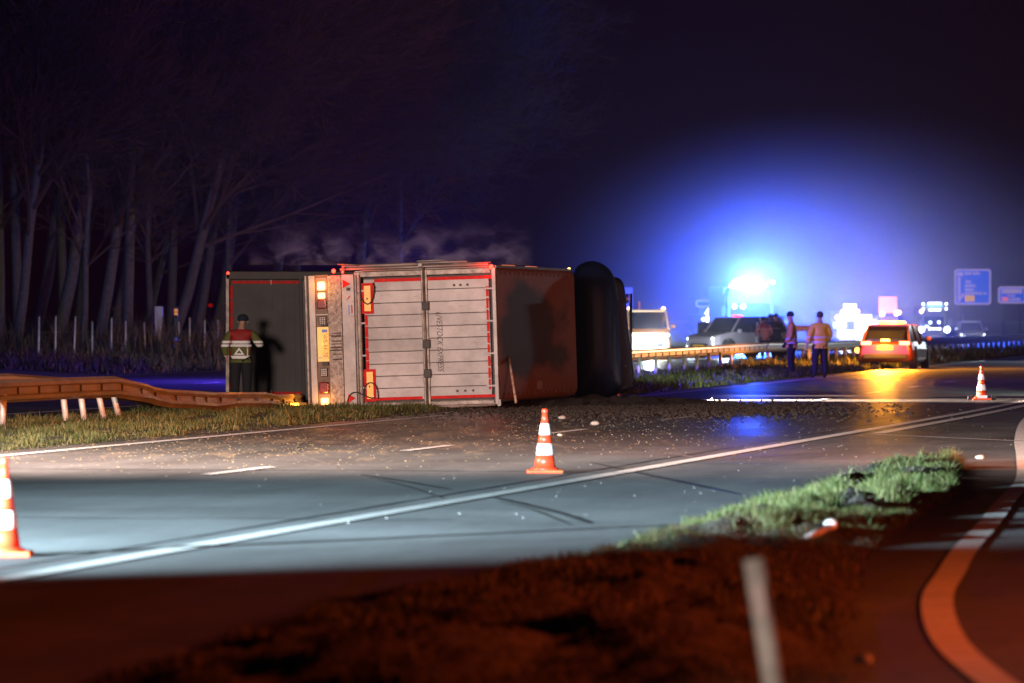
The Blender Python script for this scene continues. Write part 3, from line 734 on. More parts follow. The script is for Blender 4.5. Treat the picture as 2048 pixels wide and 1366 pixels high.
text_mesh('WB-RF-70', .112, 'plate_lettering', M['ink'], NP, down(.282, -.0325, 1.15), space=1.05, xs=.84)
at_, bt_ = T(880, 681)
text_mesh('LIVESTOCK EXPRESS', .155, 'door_lettering', M['print'], TR, down(at_, -.0065, bt_), shear=.35, xs=.78)
# warning triangles, small stickers
def tri(a, b, r, nm='warning_triangle'):
    MB().prism([(a-r*.5, b-r*.8), (a+r, b), (a-r*.5, b+r*.8)], -.034, -.026).build(nm, M['tape'], TR)
tri(.70, 2.29, .10); tri(.74, .16, .10)
lb('sticker', 'blue', .745, 1.72, .765, 1.90, -.028, -.0205); lb('sticker', 'tape', .80, 1.74, .82, 1.89, -.028, -.0205)
MB().prism([(.70, 1.97), (.77, 2.03), (.79, 2.08), (.76, 2.06)], -.028, -.0205).build('sticker', M['tape'], TR)
lb('grab_hook', 'dark', .72, 2.16, .79, 2.22, -.04, -.02)
# upper side rails and pipes against the sky, lower rails on the ground
def pipe(a0, b0, a1, b1, r, m='alu', d=.02): MB().cyl((a0, d, b0), (a1, d, b1), r, n=8).build('side_rail', M[m], TR, smooth=True)
pipe(.60, 2.56, 3.40, 2.565, .022); pipe(.62, 2.61, 2.25, 2.615, .028, 'alu', .1); pipe(2.1, 2.63, 3.0, 2.63, .018); pipe(1.0, 2.52, 3.42, 2.52, .014, 'alu')
pipe(2.2, 2.59, 3.45, 2.60, .016, 'alu_dark'); pipe(.55, 2.66, .95, 2.63, .016, 'alu_dark'); pipe(2.0, 2.67, 2.55, 2.675, .014, 'alu', .3)
pipe(1.0, -.03, 3.45, -.035, .018); pipe(1.1, -.075, 2.6, -.08, .018, 'alu', .05); pipe(1.9, -.055, 3.3, -.055, .013, 'alu_dark'); pipe(2.2, -.10, 3.0, -.10, .014, 'alu', .2)
lb('rail_clamp', 'alu', 2.08, 2.56, 2.16, 2.63, -.03, .06, .008); lb('rail_clamp', 'dark', .66, 2.53, .70, 2.60, -.03, .06)
for i in range(9): lb('side_slat', 'alu_dark', .95, 2.525+.003*(i % 2), 3.4, 2.555, .9+i*.9, 1.5+i*.9)
lb('corner_post', 'alu', 3.50, -.06, 3.56, .06, -.02, .12)
# lamps on the upper edge
for (px, py, r) in ((668, 541, .040), (686, 543, .026), (983, 533, .045)):
    a, b = T(px, py); MB().ball((a, -.03, b), r, 10).build('marker_lamp', M['e_red'], TR, smooth=True); lamp('marker_glow', 'POINT', (a, -.12, b+.02), (1, .04, .02), 7*r/.04, .03, parent=TR)
    MB().cyl((a, .0, b-.06), (a, .0, b), .012, n=6).build('lamp_stalk', M['dark'], TR)
# underside: mudflap, beam, axles and wheels
lb('mudflap', 'black', -.31, .10, -.10, 2.42, .55, .58, .01); lb('underrun_beam', 'dark', -.20, .12, -.10, 2.40, .30, .42, .02)
lb('chassis_beam', 'dark', .3, .75, .85, .87, .2, L_-1); lb('chassis_beam', 'dark', .3, 1.65, .85, 1.77, .2, L_-1)
for d_ in (2.4, 3.8, 6.8):
    MB().cyl((.22, d_, .25), (.22, d_, 2.27), .07, n=10).build('axle', M['dark'], TR)
    for b_ in (.06, 2.12):
        w = MB().lathe((.22, d_, b_), [(.26, 0), (.46, .02), (.50, .08), (.50, .26), (.46, .32), (.26, .34)], 26).build('wheel', M['tyre'], TR, smooth=True)
        MB().lathe((.22, d_, b_+.01), [(.25, .0), (.25, .32), (.1, .325)], 20).build('rim', M['rim'], w, smooth=True)
# small no-entry disc on the ground side
a, b = T(612, 803); MB().cyl((a, .45, b), (a, .47, b), .088, n=24).build('round_sign', M['white'], TR)
MB().cyl((a, .435, b), (a, .449, b), .078, n=24).build('round_sign_face', M['red'], TR); lb('round_sign_bar', 'white', a-.016, b-.055, a+.016, b+.055, .425, .434)
a, b = T(605, 578); MB().cyl((a, .4, b), (a, .5, b), .10, n=18).build('air_canister', M['cab_side'], TR)
# leaning pole against the roof
p0 = At(1006, 640, 108.0); p1 = At(1032, 805, 104.8)
o = MB().cyl(p0, p1, .022, n=10).build('loose_pole', mat('stained_pole', (.55, .42, .33), .5, vcol=(.25, .12, .07), scale=9), smooth=True,
    label='loose stained bar leaning against the trailer roof', cat='pole')

# ------------------------------------------------------------------ the motor truck lying crosswise behind the trailer
TK = empty('overturned_truck', (0, 118, 0), label='overturned truck lying crosswise with dark cab and grey tape-edged box', cat='truck')
def kb(name, m, x0, z0, x1, z1, y0, y1, bevel=0, **k):
    return MB().box((x0, y0, z0), (x1, y1, z1)).build(name, M[m], TK, bevel=bevel, **k)
X0 = -5.90
kb('box_body', 'tarp', X0, .06, 1.1, 2.60, .12, 3.6, .03)
kb('body_rail', 'dark', X0-.03, 2.48, .9, 2.66, .0, .2, .02); kb('body_rail', 'dark', X0-.03, .0, .9, .08, .0, .2, .02)
kb('body_post', 'alu_dark', X0-.03, .0, X0+.05, 2.6, .0, .14, .01)
for i in range(8): kb('reflective_tape', 'tape', X0+.10+i*.33, 2.40, X0+.41+i*.33, 2.46, .108, .117)
for i in range(8): kb('reflective_tape', 'tape', X0+.10+i*.33, .10, X0+.41+i*.33, .16, .108, .117)
for i in range(7): kb('reflective_tape', 'tape', X0+.055, .22+i*.31, X0+.12, .50+i*.31, .108, .117)
kb('latch', 'alu', X0+.9, 2.38, X0+.92, 2.5, .09, .107); kb('latch', 'alu', X0+.9, .06, X0+.92, .2, .09, .107)
for i in range(12): kb('corrugation', 'tarp', X0+.2+i*.24, .2, X0+.21+i*.24, 2.38, .110, .119)
MB().ball((X0+.02, .0, 2.62), .03, 8).build('marker_lamp', M['e_red'], TK); MB().ball((X0-.36, .4, 1.95), .05, 8, 0, (1.3, 1, 1)).build('side_marker', M['tape'], TK)
def kz(px, py): 
    p = At(px, py, 118); return (p.x, max(.0, p.z))
def smooth2(pts, n=5):
    out = []; N_ = len(pts)
    for i in range(N_):
        p = [Vector(pts[(i+k) % N_]) for k in (-1, 0, 1, 2)]
        for j in range(n):
            t = j/n; out.append(tuple(.5*((2*p[1])+(p[2]-p[0])*t+(2*p[0]-5*p[1]+4*p[2]-p[3])*t*t+(-p[0]+3*p[1]-3*p[2]+p[3])*t**3)))
    return out
cab_out = smooth2([kz(*p) for p in ((1160, 700), (1162, 600), (1180, 556), (1222, 553), (1243, 560), (1251, 585), (1255, 640), (1262, 700), (1268, 748), (1265, 772), (1250, 784), (1222, 790), (1170, 788))])
MB().prism(cab_out, .1, 2.6).build('cab', M['cab_side'], TK, bevel=.10, seg=4)
defl = smooth2([kz(*p) for p in ((1146, 640), (1145, 560), (1152, 536), (1172, 524), (1194, 524), (1214, 535), (1228, 556), (1236, 600), (1240, 680), (1244, 760), (1236, 785), (1215, 797), (1175, 797), (1152, 785), (1147, 720))])
dc = (sum(p[0] for p in defl)/len(defl), sum(p[1] for p in defl)/len(defl))
def bulge(out_, c_, st_): return [[Vector((c_[0]+(x-c_[0])*f, y, max(.0, c_[1]+(z-c_[1])*(1-(1-f)*.75)))) for x, z in out_] for y, f in st_]
MB().loft(bulge(defl, dc, [(.2, 1), (-.3, 1), (-.62, .97), (-.85, .88), (-1.02, .70), (-1.12, .45), (-1.16, .15)])).build('roof_deflector', M['cab'], TK, smooth=True)
for (x0, y0, x1, y1) in ((1190, 565, 1192, 780), (1205, 570, 1207, 780), (1222, 600, 1224, 775)):
    a_ = kz(x0, y1); b_ = kz(x1, y0); kb('moulded_rib', 'cab', a_[0], a_[1]+.3, b_[0]+.008, b_[1]-.3, -1.06, -.95, .004)
a_ = kz(1200, 690); b_ = kz(1212, 640); kb('roof_vent', 'cab_side', a_[0], a_[1], b_[0], b_[1], -1.13, -1.08, .01)
a_ = kz(1233, 597); kb('chrome_badge', 'alu', a_[0]-.01, a_[1]-.03, a_[0]+.025, a_[1]+.05, -.50, -.40)
a_ = kz(1239, 732); kb('chrome_clip', 'alu', a_[0], a_[1]-.01, a_[0]+.03, a_[1]+.01, -.1, .09); kb('chrome_clip', 'alu', a_[0]+.11, a_[1]-.01, a_[0]+.14, a_[1]+.01, -.02, .09)
a_ = kz(1237, 789); kb('side_marker', 'red', a_[0]-.02, .04, a_[0]+.02, .12, -.1, .05)
kb('windscreen', 'glass', 2.46, .35, 2.50, 2.2, .5, 1.5); kb('door_step', 'dark', 1.3, 0, 2.2, .08, .3, 2.2)
kb('mirror_arm', 'dark', 2.0, 2.30, 2.12, 2.5, .3, .36)
for z_ in (.35, 2.1): MB().cyl((2.40, 2.2, z_), (2.46, 2.2, z_), .10, n=14).build('headlight', M['rim'], TK)
lamp('headlight_beam', 'SPOT', (2.75, 117.3, .4), (1, .74, .58), 60000, .05, (8, 117.0, .0), 60, 1)
lamp('headlight_beam', 'SPOT', (2.75, 123.5, .5), (1, .72, .6), 16000, .05, (10, 124.0, .0), 30, 1)

# ------------------------------------------------------------------ vehicles in the distance
def car(name, loc, rz, L, Wd, H, paint, label, cat, kind='estate', head=False, tail=False, beacon=None):
    c = empty(name, loc, rz, label=label, cat=cat); w = Wd/2
    hood = .62*H if kind != 'suv' else .64*H; bl = .62*H
    def ring(y, zl, zm, zt, f, ft): return [Vector((x, y, z)) for x, z in ((-w*f*.92, zl), (-w*f, zl+.1), (-w*f, zm), (-w*ft, zt), (w*ft, zt), (w*f, zm), (w*f, zl+.1), (w*f*.92, zl))]
    h = L/2; nose = .20*L if kind != 'van' else .10*L
    st = [(-h, .38, .60, bl-.06, .88, .80), (-h+.12, .25, .62, bl, .97, .88), (-h+.6, .22, .66, bl+.02, 1, .92), (0, .22, .66, bl, 1, .92), (h-nose-.2, .22, .64, hood, 1, .92),
          (h-.35, .22, .60, hood-.12, .97, .86), (h-.08, .25, .55, hood-.20, .88, .78), (h, .32, .5, hood-.30, .78, .7)]
    MB().loft([ring(y, *q) for y, *q in st]).build('body', paint, c, smooth=False, bevel=.05, seg=3)
    if kind == 'van': gs = [(-h+.05, .86, .80), (-h+.35, .90, .84), (h-nose-1.3, .90, .84), (h-nose-.1, .86, .5)]; tops = [H-.10, H, H, hood+.02]
    elif kind == 'suv': gs = [(-h+.15, .86, .66), (-h+.6, .90, .76), (.25*L-.5, .90, .76), (h-nose-.15, .86, .72)]; tops = [H-.35, H, H, hood+.02]
    else: gs = [(-h+.12, .84, .62), (-h+.75, .88, .70), (.1*L, .88, .70), (h-nose-.25, .84, .68)]; tops = [bl+.12, H, H, hood+.02]
    def gr(y, f, ft, zt): return [Vector((x, y, z)) for x, z in ((-w*f, bl-.04), (-w*ft, zt), (w*ft, zt), (w*f, bl-.04))]
    MB().loft([gr(y, f, ft, zt-.02) for (y, f, ft), zt in zip(gs, tops)]).build('glasshouse', M['glass'], c, bevel=.03)
    rp = [gr(y, f, ft, zt) for (y, f, ft), zt in zip(gs, tops)]
    mb = MB(); (y1, _, f1), (y2, _, f2) = gs[1], gs[2]
    mb.loft([[Vector((-w*f1-.01, y1-.1, H-.05)), Vector((-w*f1*.9, y1-.1, H+.01)), Vector((w*f1*.9, y1-.1, H+.01)), Vector((w*f1+.01, y1-.1, H-.05))],
             [Vector((-w*f2-.01, y2+.05, H-.05)), Vector((-w*f2*.9, y2+.05, H+.01)), Vector((w*f2*.9, y2+.05, H+.01)), Vector((w*f2+.01, y2+.05, H-.05))]])
    mb.build('roof_panel', paint, c)
    for sx in (-1, 1):
        for (a1, b1), (a2, b2) in (((0, bl), (1, H)), ((3, hood), (2, H))):
            (ya, fa, _), (yb, _, fb) = gs[a1], gs[a2]
            MB().cyl((sx*w*fa*1.0, ya, bl-.02), (sx*w*fb*1.0, yb, H-.03), .045, n=6).build('pillar', paint, c)
        ym = (gs[1][0]+gs[2][0])/2
        MB().cyl((sx*w*.9, ym, bl-.02), (sx*w*gs[1][2]*1.0, ym, H-.03), .04, n=6).build('pillar', paint, c)
        MB().box((sx*w*1.02-.09+sx*.07, h-nose-.5, bl+.0), (sx*w*1.02+.09+sx*.07, h-nose-.38, bl+.15)).build('wing_mirror', paint, c, bevel=.03)
        r = .33 if kind != 'suv' else .37
        for yw in (-h+.17*L, h-.18*L):
            MB().cyl((sx*w*.78, yw, r+.03), (sx*w*1.003, yw, r+.03), r+.07, n=22).build('wheel_arch', M['black'], c)
            wl = MB().lathe((sx*w*.80, yw, r), [(r*.6, 0), (r, .02), (r, .20), (r*.6, .22)], 22, 0, Vector((sx, 0, 0))).build('wheel', M['tyre'], c, smooth=True)
            MB().cyl((sx*w*.83, yw, r), (sx*(w*.80+.21), yw, r), r*.58, n=14).build('rim', M['rim'], wl)
        hx = sx*w*.68
        MB().ball((hx, h-.10, hood-.30), .11, 10, 0, (1.5, .6, .75)).build('headlight', M['e_white'] if head else M['rim'], c, smooth=True)
        MB().box((hx-.17, -h-.01, bl-.12), (hx+.17, -h+.12, bl-.0)).build('tail_light', M['e_redw'] if tail else M['lens'], c, bevel=.02)
    MB().box((-.26, -h-.025, bl-.27), (.26, -h+.02, bl-.16)).build('number_plate', M['plate_yellow'], c)
    MB().box((-w*.8, -h-.06, .34), (w*.8, -h+.1, .50)).build('bumper', M['black'], c, bevel=.04)
    MB().box((-w*.55, h-.12, .40), (w*.55, h+.015, .62)).build('grille', M['black'], c, bevel=.02)
    MB().box((-.26, h+.0, .42), (.26, h+.03, .53)).build('number_plate', M['plate_yellow'], c)
    return c
P_orange = mat('dark_red_car_paint', (.15, .028, .004), .35, coat=.3)
P_silver = mat('silver_car_paint', (.50, .46, .50), .35, .5, coat=.5)
P_amber = mat('yellow_van_paint', (.62, .45, .24), .4, coat=.4)
# tow car with amber beacons, seen from behind
c = car('recovery_car', (12.75, 190, 0), R(-11.5), 4.6, 1.86, 1.47, P_orange, 'orange lit estate car seen from behind with its tail lights on', 'car', 'estate', tail=True)
MB().box((-.55, .0, 1.49), (.35, .25, 1.58)).build('light_bar', M['e_orange'], c, bevel=.03)
MB().box((-.35, -1.95, 1.02), (.05, -1.9, 1.12)).build('window_flasher', M['e_orange'], c); MB().ball((-.95, -2.1, .62), .09, 8).build('side_flasher', M['e_orange'], c)
lamp('beacon_lamp', 'POINT', (12.35, 189.3, 2.5), (1, .33, .02), 6500, .2); lamp('beacon_lamp', 'POINT', (12.0, 187, .9), (1, .33, .02), 500, .15)
lamp('tail_lamp_glow', 'POINT', (13.1, 186.9, .85), (1, .22, .02), 120, .15)
c = car('added_patrol_car', (-2.6, 152, 0), R(-8), 4.6, 1.85, 1.48, mat('white_car_paint', (.7, .7, .7), .35, coat=.5), 'unseen patrol car added behind the overturned trailer to light the trees blue', 'car', 'estate')  # unseen car, added to carry the blue light on the trees
MB().box((-.5, .0, 1.50), (.5, .22, 1.60)).build('light_bar', M['e_blue'], c, bevel=.03)
lamp('blue_flash', 'POINT', (-2.6, 151.6, 2.1), (.10, .05, 1), 20000, .2)  # blue lamp of the added car, tints the trees
# silver SUV in the glare, people beside it
Y = 240; x = (1478-CX)/FPX*Y
c = car('silver_suv', (x, Y, 0), R(180-48), 4.7, 1.9, 1.72, P_silver, 'silver off-roader with headlights on and its side door open', 'car', 'suv', head=True)
MB().box((-.99, -.2, .42), (-.93, -.1, 1.5)).build('door_edge', P_silver, c)
dr = MB().box((0, 0, .35), (.05, 1.05, 1.05)).build('door', P_silver, c, bevel=.02); dr.location = (.95, .15, 0); dr.rotation_euler = (0, 0, R(-50))
MB().box((.0, .1, 1.05), (.03, .98, 1.5)).build('door_window', M['glass'], dr)
MB().box((-.3, .1, 1.74), (.1, .3, 1.80)).build('roof_lamp', M['e_red'], c)
MB().ball((.95, 1.9, .75), .05, 8).build('side_indicator', M['e_amber'], c)
MB().box((-.32, 2.36, .42), (.32, 2.40, .55)).build('front_plate_glow', M['plate_yellow'], c)
for q, p in ((1450, 5200), (1383, 900)): lamp('headlight_glow', 'POINT', At(q, 677, 236), (.75, .86, 1), p*.06, .12)
MB().ball((.7, 2.34, .40), .09, 8).build('fog_lamp', M['e_white'], c); MB().ball((-.7, 2.34, .40), .07, 8).build('fog_lamp', M['e_white2'], c)
lamp('fog_lamp_glow', 'POINT', At(1443, 699, 236), (.7, .84, 1), 45, .1)
# yellow van beside the cab
Y = 250; x = (1290-CX)/FPX*Y
c = car('yellow_van', (x, Y, 0), R(180+4), 5.0, 2.0, 2.0, P_amber, 'yellow van with amber roof beacons half hidden by the cab', 'van', 'van', head=True)
for sx in (-.75, .75): MB().lathe((sx, .6, 2.0), [(.09, 0), (.09, .1), (.04, .16)], 12).build('beacon', M['e_amber'], c, smooth=True)
MB().box((-.85, .5, 2.0), (.85, .7, 2.05)).build('roof_rack', M['dark'], c)
MB().cyl((0.3, .6, 2.0), (0.3, .6, 2.4), .03, n=6).build('aerial', M['e_amber2'], c)
lamp('headlight_glow', 'POINT', At(1291, 685, 246.5), (.6, .8, 1), 1100, .15); lamp('beacon_lamp', 'POINT', At(1325, 640, 246), (1, .45, .05), 300, .1)

def spread_lamp(name, parent, loc, r, m): 
    return MB().ball(loc, r, 10).build(name, M[m], parent, smooth=True)
def truck(px, Y, wpx, htop, rz, paint, label, name='heavy_truck', sign=None, cat='truck'):
    x = (px-CX)/FPX*Y; W_ = wpx/FPX*Y; H = CH-(htop-HY)/FPX*Y
    c = empty(name, (x, Y, 0), rz, label=label, cat=cat)
    MB().box((-W_/2, 2.2, .9), (W_/2, 9, H)).build('cargo_box', paint, c, bevel=.05)
    MB().prism([(-W_/2, .5), (W_/2, .5), (W_/2, H*.8), (W_/2-.12, H-.1), (-W_/2+.12, H-.1), (-W_/2, H*.8)], 0, 2.0).build('cab', paint, c, bevel=.08, seg=3)
    MB().box((-W_/2+.15, -.03, H*.46), (W_/2-.15, .03, H*.74)).build('windscreen', M['glass'], c, bevel=.02)
    MB().box((-W_/2+.05, -.12, .35), (W_/2-.05, .1, .8)).build('bumper', M['dark'], c, bevel=.05)
    MB().box((-W_/2+.3, -.05, .85), (W_/2-.3, .02, H*.40)).build('grille', M['black'], c)
    for sx in (-1, 1):
        MB().box((sx*(W_/2+.18)-.1, -.1, H*.5), (sx*(W_/2+.18)+.1, 0, H*.7)).build('mirror', M['dark'], c, bevel=.02)
        for yw in (1.0, 6.5, 7.8):
            MB().cyl((sx*W_/2*.98, yw, .5), (sx*W_/2*.70, yw, .5), .5, n=18).build('wheel', M['tyre'], c)
    return c, W_, H
P_dim = mat('crane_truck_paint', (.09, .085, .11), .5, var=.3, scale=2); P_grey = mat('pale_truck_paint', (.42, .40, .44), .5, var=.2, scale=2); P_dk = mat('dark_truck_paint', (.05, .045, .05), .5)
# the crane truck under the blue flood
c, W_, H = truck(1500, 285, 92, 572, R(4), P_dim, 'crane truck under the big blue flashing floodlight', 'crane_truck')
k = 285/FPX
MB().lathe((0, 1.0, H+.0), [(.3, -.45), (.7, -.3), (.95, 0), (.7, .3), (.3, .42)], 16).build('floodlight', M['e_core'], c, smooth=True)
MB().cyl((1.05, 3, H-.6), (1.15, 3, H+.3), .12, n=8).build('crane_mast', P_grey, c); MB().cyl((1.45, 3.2, H-1.2), (1.35, 3, H+.4), .09, n=8).build('crane_mast', P_grey, c)
MB().cyl((.2, 3, H+.05), (1.6, 3, H+.15), .06, n=8).build('crane_jib', P_grey, c); spread_lamp('mast_lamp', c, (1.5, 2.9, H+.2), .10, 'e_white2')
spread_lamp('red_lamp', c, (-.82, -.3, 2.25), .12, 'e_redw'); spread_lamp('red_lamp', c, (-.38, -.3, 2.25), .12, 'e_redw')
pB = At(1500, 566, 281)
lamp('blue_flash', 'POINT', pB, (.002, .06, 1), 44000, .5); lamp('blue_flash_core', 'POINT', pB+Vector((0, -1.2, 0)), (.6, .8, 1), 2400, .4)
# small van with lit roof sign
c, W_, H = truck(1427, 330, 46, 628, R(3), P_dk, 'small van with a bright lit sign on its roof, left of the crane truck', 'signal_van', cat='van')
MB().prism([(-.52, H), (.48, H), (.30, H+.42), (-.25, H+.42)], -.05, .1).build('roof_sign', M['e_warmsign'], c, bevel=.03)
for q in ((-.32, .0), (.32, .0)): spread_lamp('headlight', c, (q[0], -.25, 1.62), .18, 'e_white')
for q in ((-.62, 1.6, .09), (.45, 1.25, .13), (.38, 1.02, .12), (.0, .98, .11), (-.3, 1.4, .1)): spread_lamp('lamp', c, (q[0], -.25, q[1]), q[2], 'e_white2')
lamp('headlight_glow', 'POINT', At(1428, 637, 328), (.7, .85, 1), 70, .2)
# white-lit truck with roof sign
c, W_, H = truck(1700, 330, 50, 622, R(6), P_grey, 'truck hidden in the glare of its white headlights under a lit roof sign', 'glare_truck')
MB().box((-.36, -.1, H+.02), (.36, .1, H+.40)).build('roof_sign', M['e_warmsign'], c, bevel=.03)
for q in (-.45, .45): spread_lamp('roof_beacon', c, (q, -.1, H-.02), .11, 'e_amber'); spread_lamp('headlight', c, (q*1.3, -.3, 1.25), .28, 'e_white')
spread_lamp('side_beacon', c, (-.75, -.1, 1.7), .14, 'e_amber')
for q, p, pw in ((1688, 655, 26000), (1716, 648, 26000), (1702, 652, 14000)): lamp('headlight_glow', 'POINT', At(q, p, 327), (.86, .92, 1), pw*.14, .3)
# yellow arrow board vehicle
c, W_, H = truck(1777, 320, 44, 628, R(5), P_dk, 'vehicle carrying a tall yellow arrow board with amber lamps', 'arrow_board_truck')
MB().box((-.56, -.1, H+.05), (.48, .0, H+.98)).build('arrow_board', mat('board_yellow', (.75, .36, .02), .6, emit=(1, .40, .02), es=.5), c, bevel=.02)
for q in ((-.38, H-.02), (.42, H+.02), (.56, H+.08)): spread_lamp('amber_lamp', c, (q[0], -.2, q[1]), .13, 'e_orange')
lamp('amber_glow', 'POINT', At(1785, 640, 316), (1, .42, .12), 1500, .2)
# truck dotted with lamps
c, W_, H = truck(1868, 330, 52, 612, R(7), P_dk, 'dark truck dotted with rows of small white lamps', 'lamp_row_truck')
MB().box((-.5, -.12, H-.12), (.5, -.05, H+.12)).build('light_bar', mat('roof_bar_glow', (.1, .2, .2), .5, emit=(.45, .9, 1), es=.7), c)
for i in range(5): spread_lamp('roof_lamp', c, (-.32+i*.16, -.2, H+.16), .06, 'e_white2'); spread_lamp('roof_lamp', c, (-.30+i*.15, -.2, H-.22), .06, 'e_white2')
for q in ((-.68, .12), (-.66, -.16), (.68, .12), (.68, -.16)): spread_lamp('roof_lamp', c, (q[0], -.2, H+q[1]), .07, 'e_white2')
for i in range(4): spread_lamp('grille_lamp', c, (-.28+i*.19, -.2, 1.05), .065, 'e_white2')
for q in (-.25, .26): spread_lamp('cab_lamp', c, (q, -.2, 1.42), .075, 'e_white2')
for q in (-.80, .72): spread_lamp('headlight', c, (q, -.3, 1.0), .17, 'e_white')
spread_lamp('side_beacon', c, (-.78, -.2, 2.05), .11, 'e_amber')
for q in (1846, 1893): lamp('headlight_glow', 'POINT', At(q, 658, 327), (.75, .88, 1), 70, .2)
# oncoming car on the right
c = car('oncoming_car', ((1940-CX)/FPX*360, 360, 0), R(180), 4.5, 1.75, 1.45, P_silver, 'oncoming car with two starry blue-white headlights', 'car', 'estate', head=True)
for q, pw in ((1925, 9000), (1956, 15000)): lamp('headlight_glow', 'POINT', At(q, 659, 356), (.6, .8, 1), pw*.008, .15)
lamp('road_fill', 'SPOT', (27, 228, 5), (.75, .88, 1), 9000, .3, (17.5, 214, 0), 70, .9)  # unseen spot added off to the right to light the far road
lamp('headlight_beam', 'SPOT', At(1302, 692, 244), (.7, .88, 1), 60000, .1, (4.6, 148, 0), 9, .8)

# ------------------------------------------------------------------ signs
def sign_board(x0, y0, x1, y1, Y, label, rows, name='road_sign'):
    a, b = At(x0, y1, Y), At(x1, y0, Y); cx = (a.x+b.x)/2; c = empty(name, (cx, Y, 0), label=label, cat='road sign', group='blue motorway signs')
    w, z0, z1 = b.x-a.x, a.z, b.z; k = Y/FPX
    def rr(w_, h_, r_, cz):
        o = []
        for sx, sz, a0 in ((1, 1, 0), (-1, 1, 90), (-1, -1, 180), (1, -1, 270)):
            for i in range(5):
                an = R(a0+i*22.5); o.append((sx*(w_/2-r_)+r_*math.cos(an), cz+sz*(h_/2-r_)+r_*math.sin(an)))
        return o
    mz = (z0+z1)/2
    MB().prism(rr(w, z1-z0, 6*k, mz), 0, .06).build('border', M['sign_white'], c)
    MB().prism(rr(w-7*k, z1-z0-7*k, 4*k, mz), -.02, -.002).build('face', M['sign_blue'], c)
    for (rx0, ry0, rx1, ry1, m) in rows:
        MB().box(((rx0-x0)*k-w/2, -.04, z1-(ry1-y0)*k), ((rx1-x0)*k-w/2, -.025, z1-(ry0-y0)*k)).build('lettering_bar', M[m], c)
    for sx in (-.3, .3): MB().cyl((w*sx, .15, 0), (w*sx, .15, z1-.1), .07, n=8).build('post', M['dark'], c)
    return c
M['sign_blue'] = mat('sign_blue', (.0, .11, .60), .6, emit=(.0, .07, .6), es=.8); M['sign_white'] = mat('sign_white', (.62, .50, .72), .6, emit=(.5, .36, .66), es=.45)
M['sign_orange'] = mat('sign_orange', (.8, .4, .05), .6, emit=(.9, .42, .08), es=.6); M['sign_pink'] = mat('sign_red', (.8, .2, .3), .6, emit=(1, .25, .35), es=.6)  # sign colours glow of themselves, so the faces look lit
def words(x, y, ws, h, m='sign_white'):
    out = []
    for w_ in ws:
        xx = x
        while xx < x+w_-.8:
            g_ = random.uniform(1.0, 2.4); hh = random.choice((0, 0, h*.25)); out.append((xx, y+hh, min(xx+g_, x+w_), y+h, m)); xx += g_+.55
        x += w_+2.5
    return out
rows = [(1914, 544, 1926, 552, 'sign_white')]+words(1929, 543.5, [14, 15], 6)+[(1915.5, 554, 1920.5, 604, 'sign_white'), (1920.5, 592, 1924, 598, 'sign_white'), (1923, 587, 1928, 594, 'sign_white')]
rows += words(1931, 560, [11], 6)+words(1930, 569, [21], 5)+words(1930, 577, [16], 5)+words(1930, 584, [34, 6], 5)+[(1930, 591, 1949, 603, 'sign_orange')]
sign_board(1909, 538, 1982, 609.5, 420, 'large square blue motorway sign with a curved white arrow', rows)
rows = [(2003, 578, 2044, 587, 'sign_white')]+words(2015, 589, [15], 4.5)+[(2004, 594, 2016, 602, 'sign_pink')]+words(2018, 595.5, [24], 6)
sign_board(1996, 573, 2052, 607, 440, 'low wide blue motorway sign cut by the right edge', rows)
o = sign_board(1391, 600, 1421, 615, 400, 'small pale panel behind the van with the roof sign', [])
c = empty('lorry_box', ((1256-CX)/FPX*300, 300, 0), label='pale purple lorry box rising behind the yellow van', cat='lorry')
a_, b_ = At(1240, 640, 300), At(1265, 575, 300)
MB().box((-.45, 0, .8), (.25, 4, b_.z)).build('cargo_box', mat('pale_box', (.5, .35, .5), .6), c, bevel=.04); MB().box((-.45, .2, .1), (.25, 3.5, .8)).build('chassis', M['dark'], c)

# ------------------------------------------------------------------ people
def skin_mesh(V, E, Rr, root=0, sub=2):
    me = bpy.data.meshes.new('t'); me.from_pydata(V, E, []); o = bpy.data.objects.new('t', me); COL.objects.link(o)
    sk = o.modifiers.new('s', 'SKIN'); sk.branch_smoothing = .6; sb = o.modifiers.new('b', 'SUBSURF'); sb.levels = sub; sb.render_levels = sub
    dat = me.skin_vertices[0].data if me.skin_vertices else None
    for i, r in enumerate(Rr):
        dat[i].radius = r if isinstance(r, tuple) else (r, r); dat[i].use_root = (i == root)
    dg = bpy.context.evaluated_depsgraph_get(); m2 = bpy.data.meshes.new_from_object(o.evaluated_get(dg)); bpy.data.objects.remove(o)
    m2.polygons.foreach_set('use_smooth', [True]*len(m2.polygons)); return m2
def chain(parts):
    V = []; E = []; Rr = []; idx = {}
    for path in parts:
        prev = None
        for nm, co, r in path:
            if nm in idx: i = idx[nm]
            else: i = len(V); idx[nm] = i; V.append(tuple(co)); Rr.append(r)
            if prev is not None: E.append((prev, i))
            prev = i
    return V, E, Rr, idx
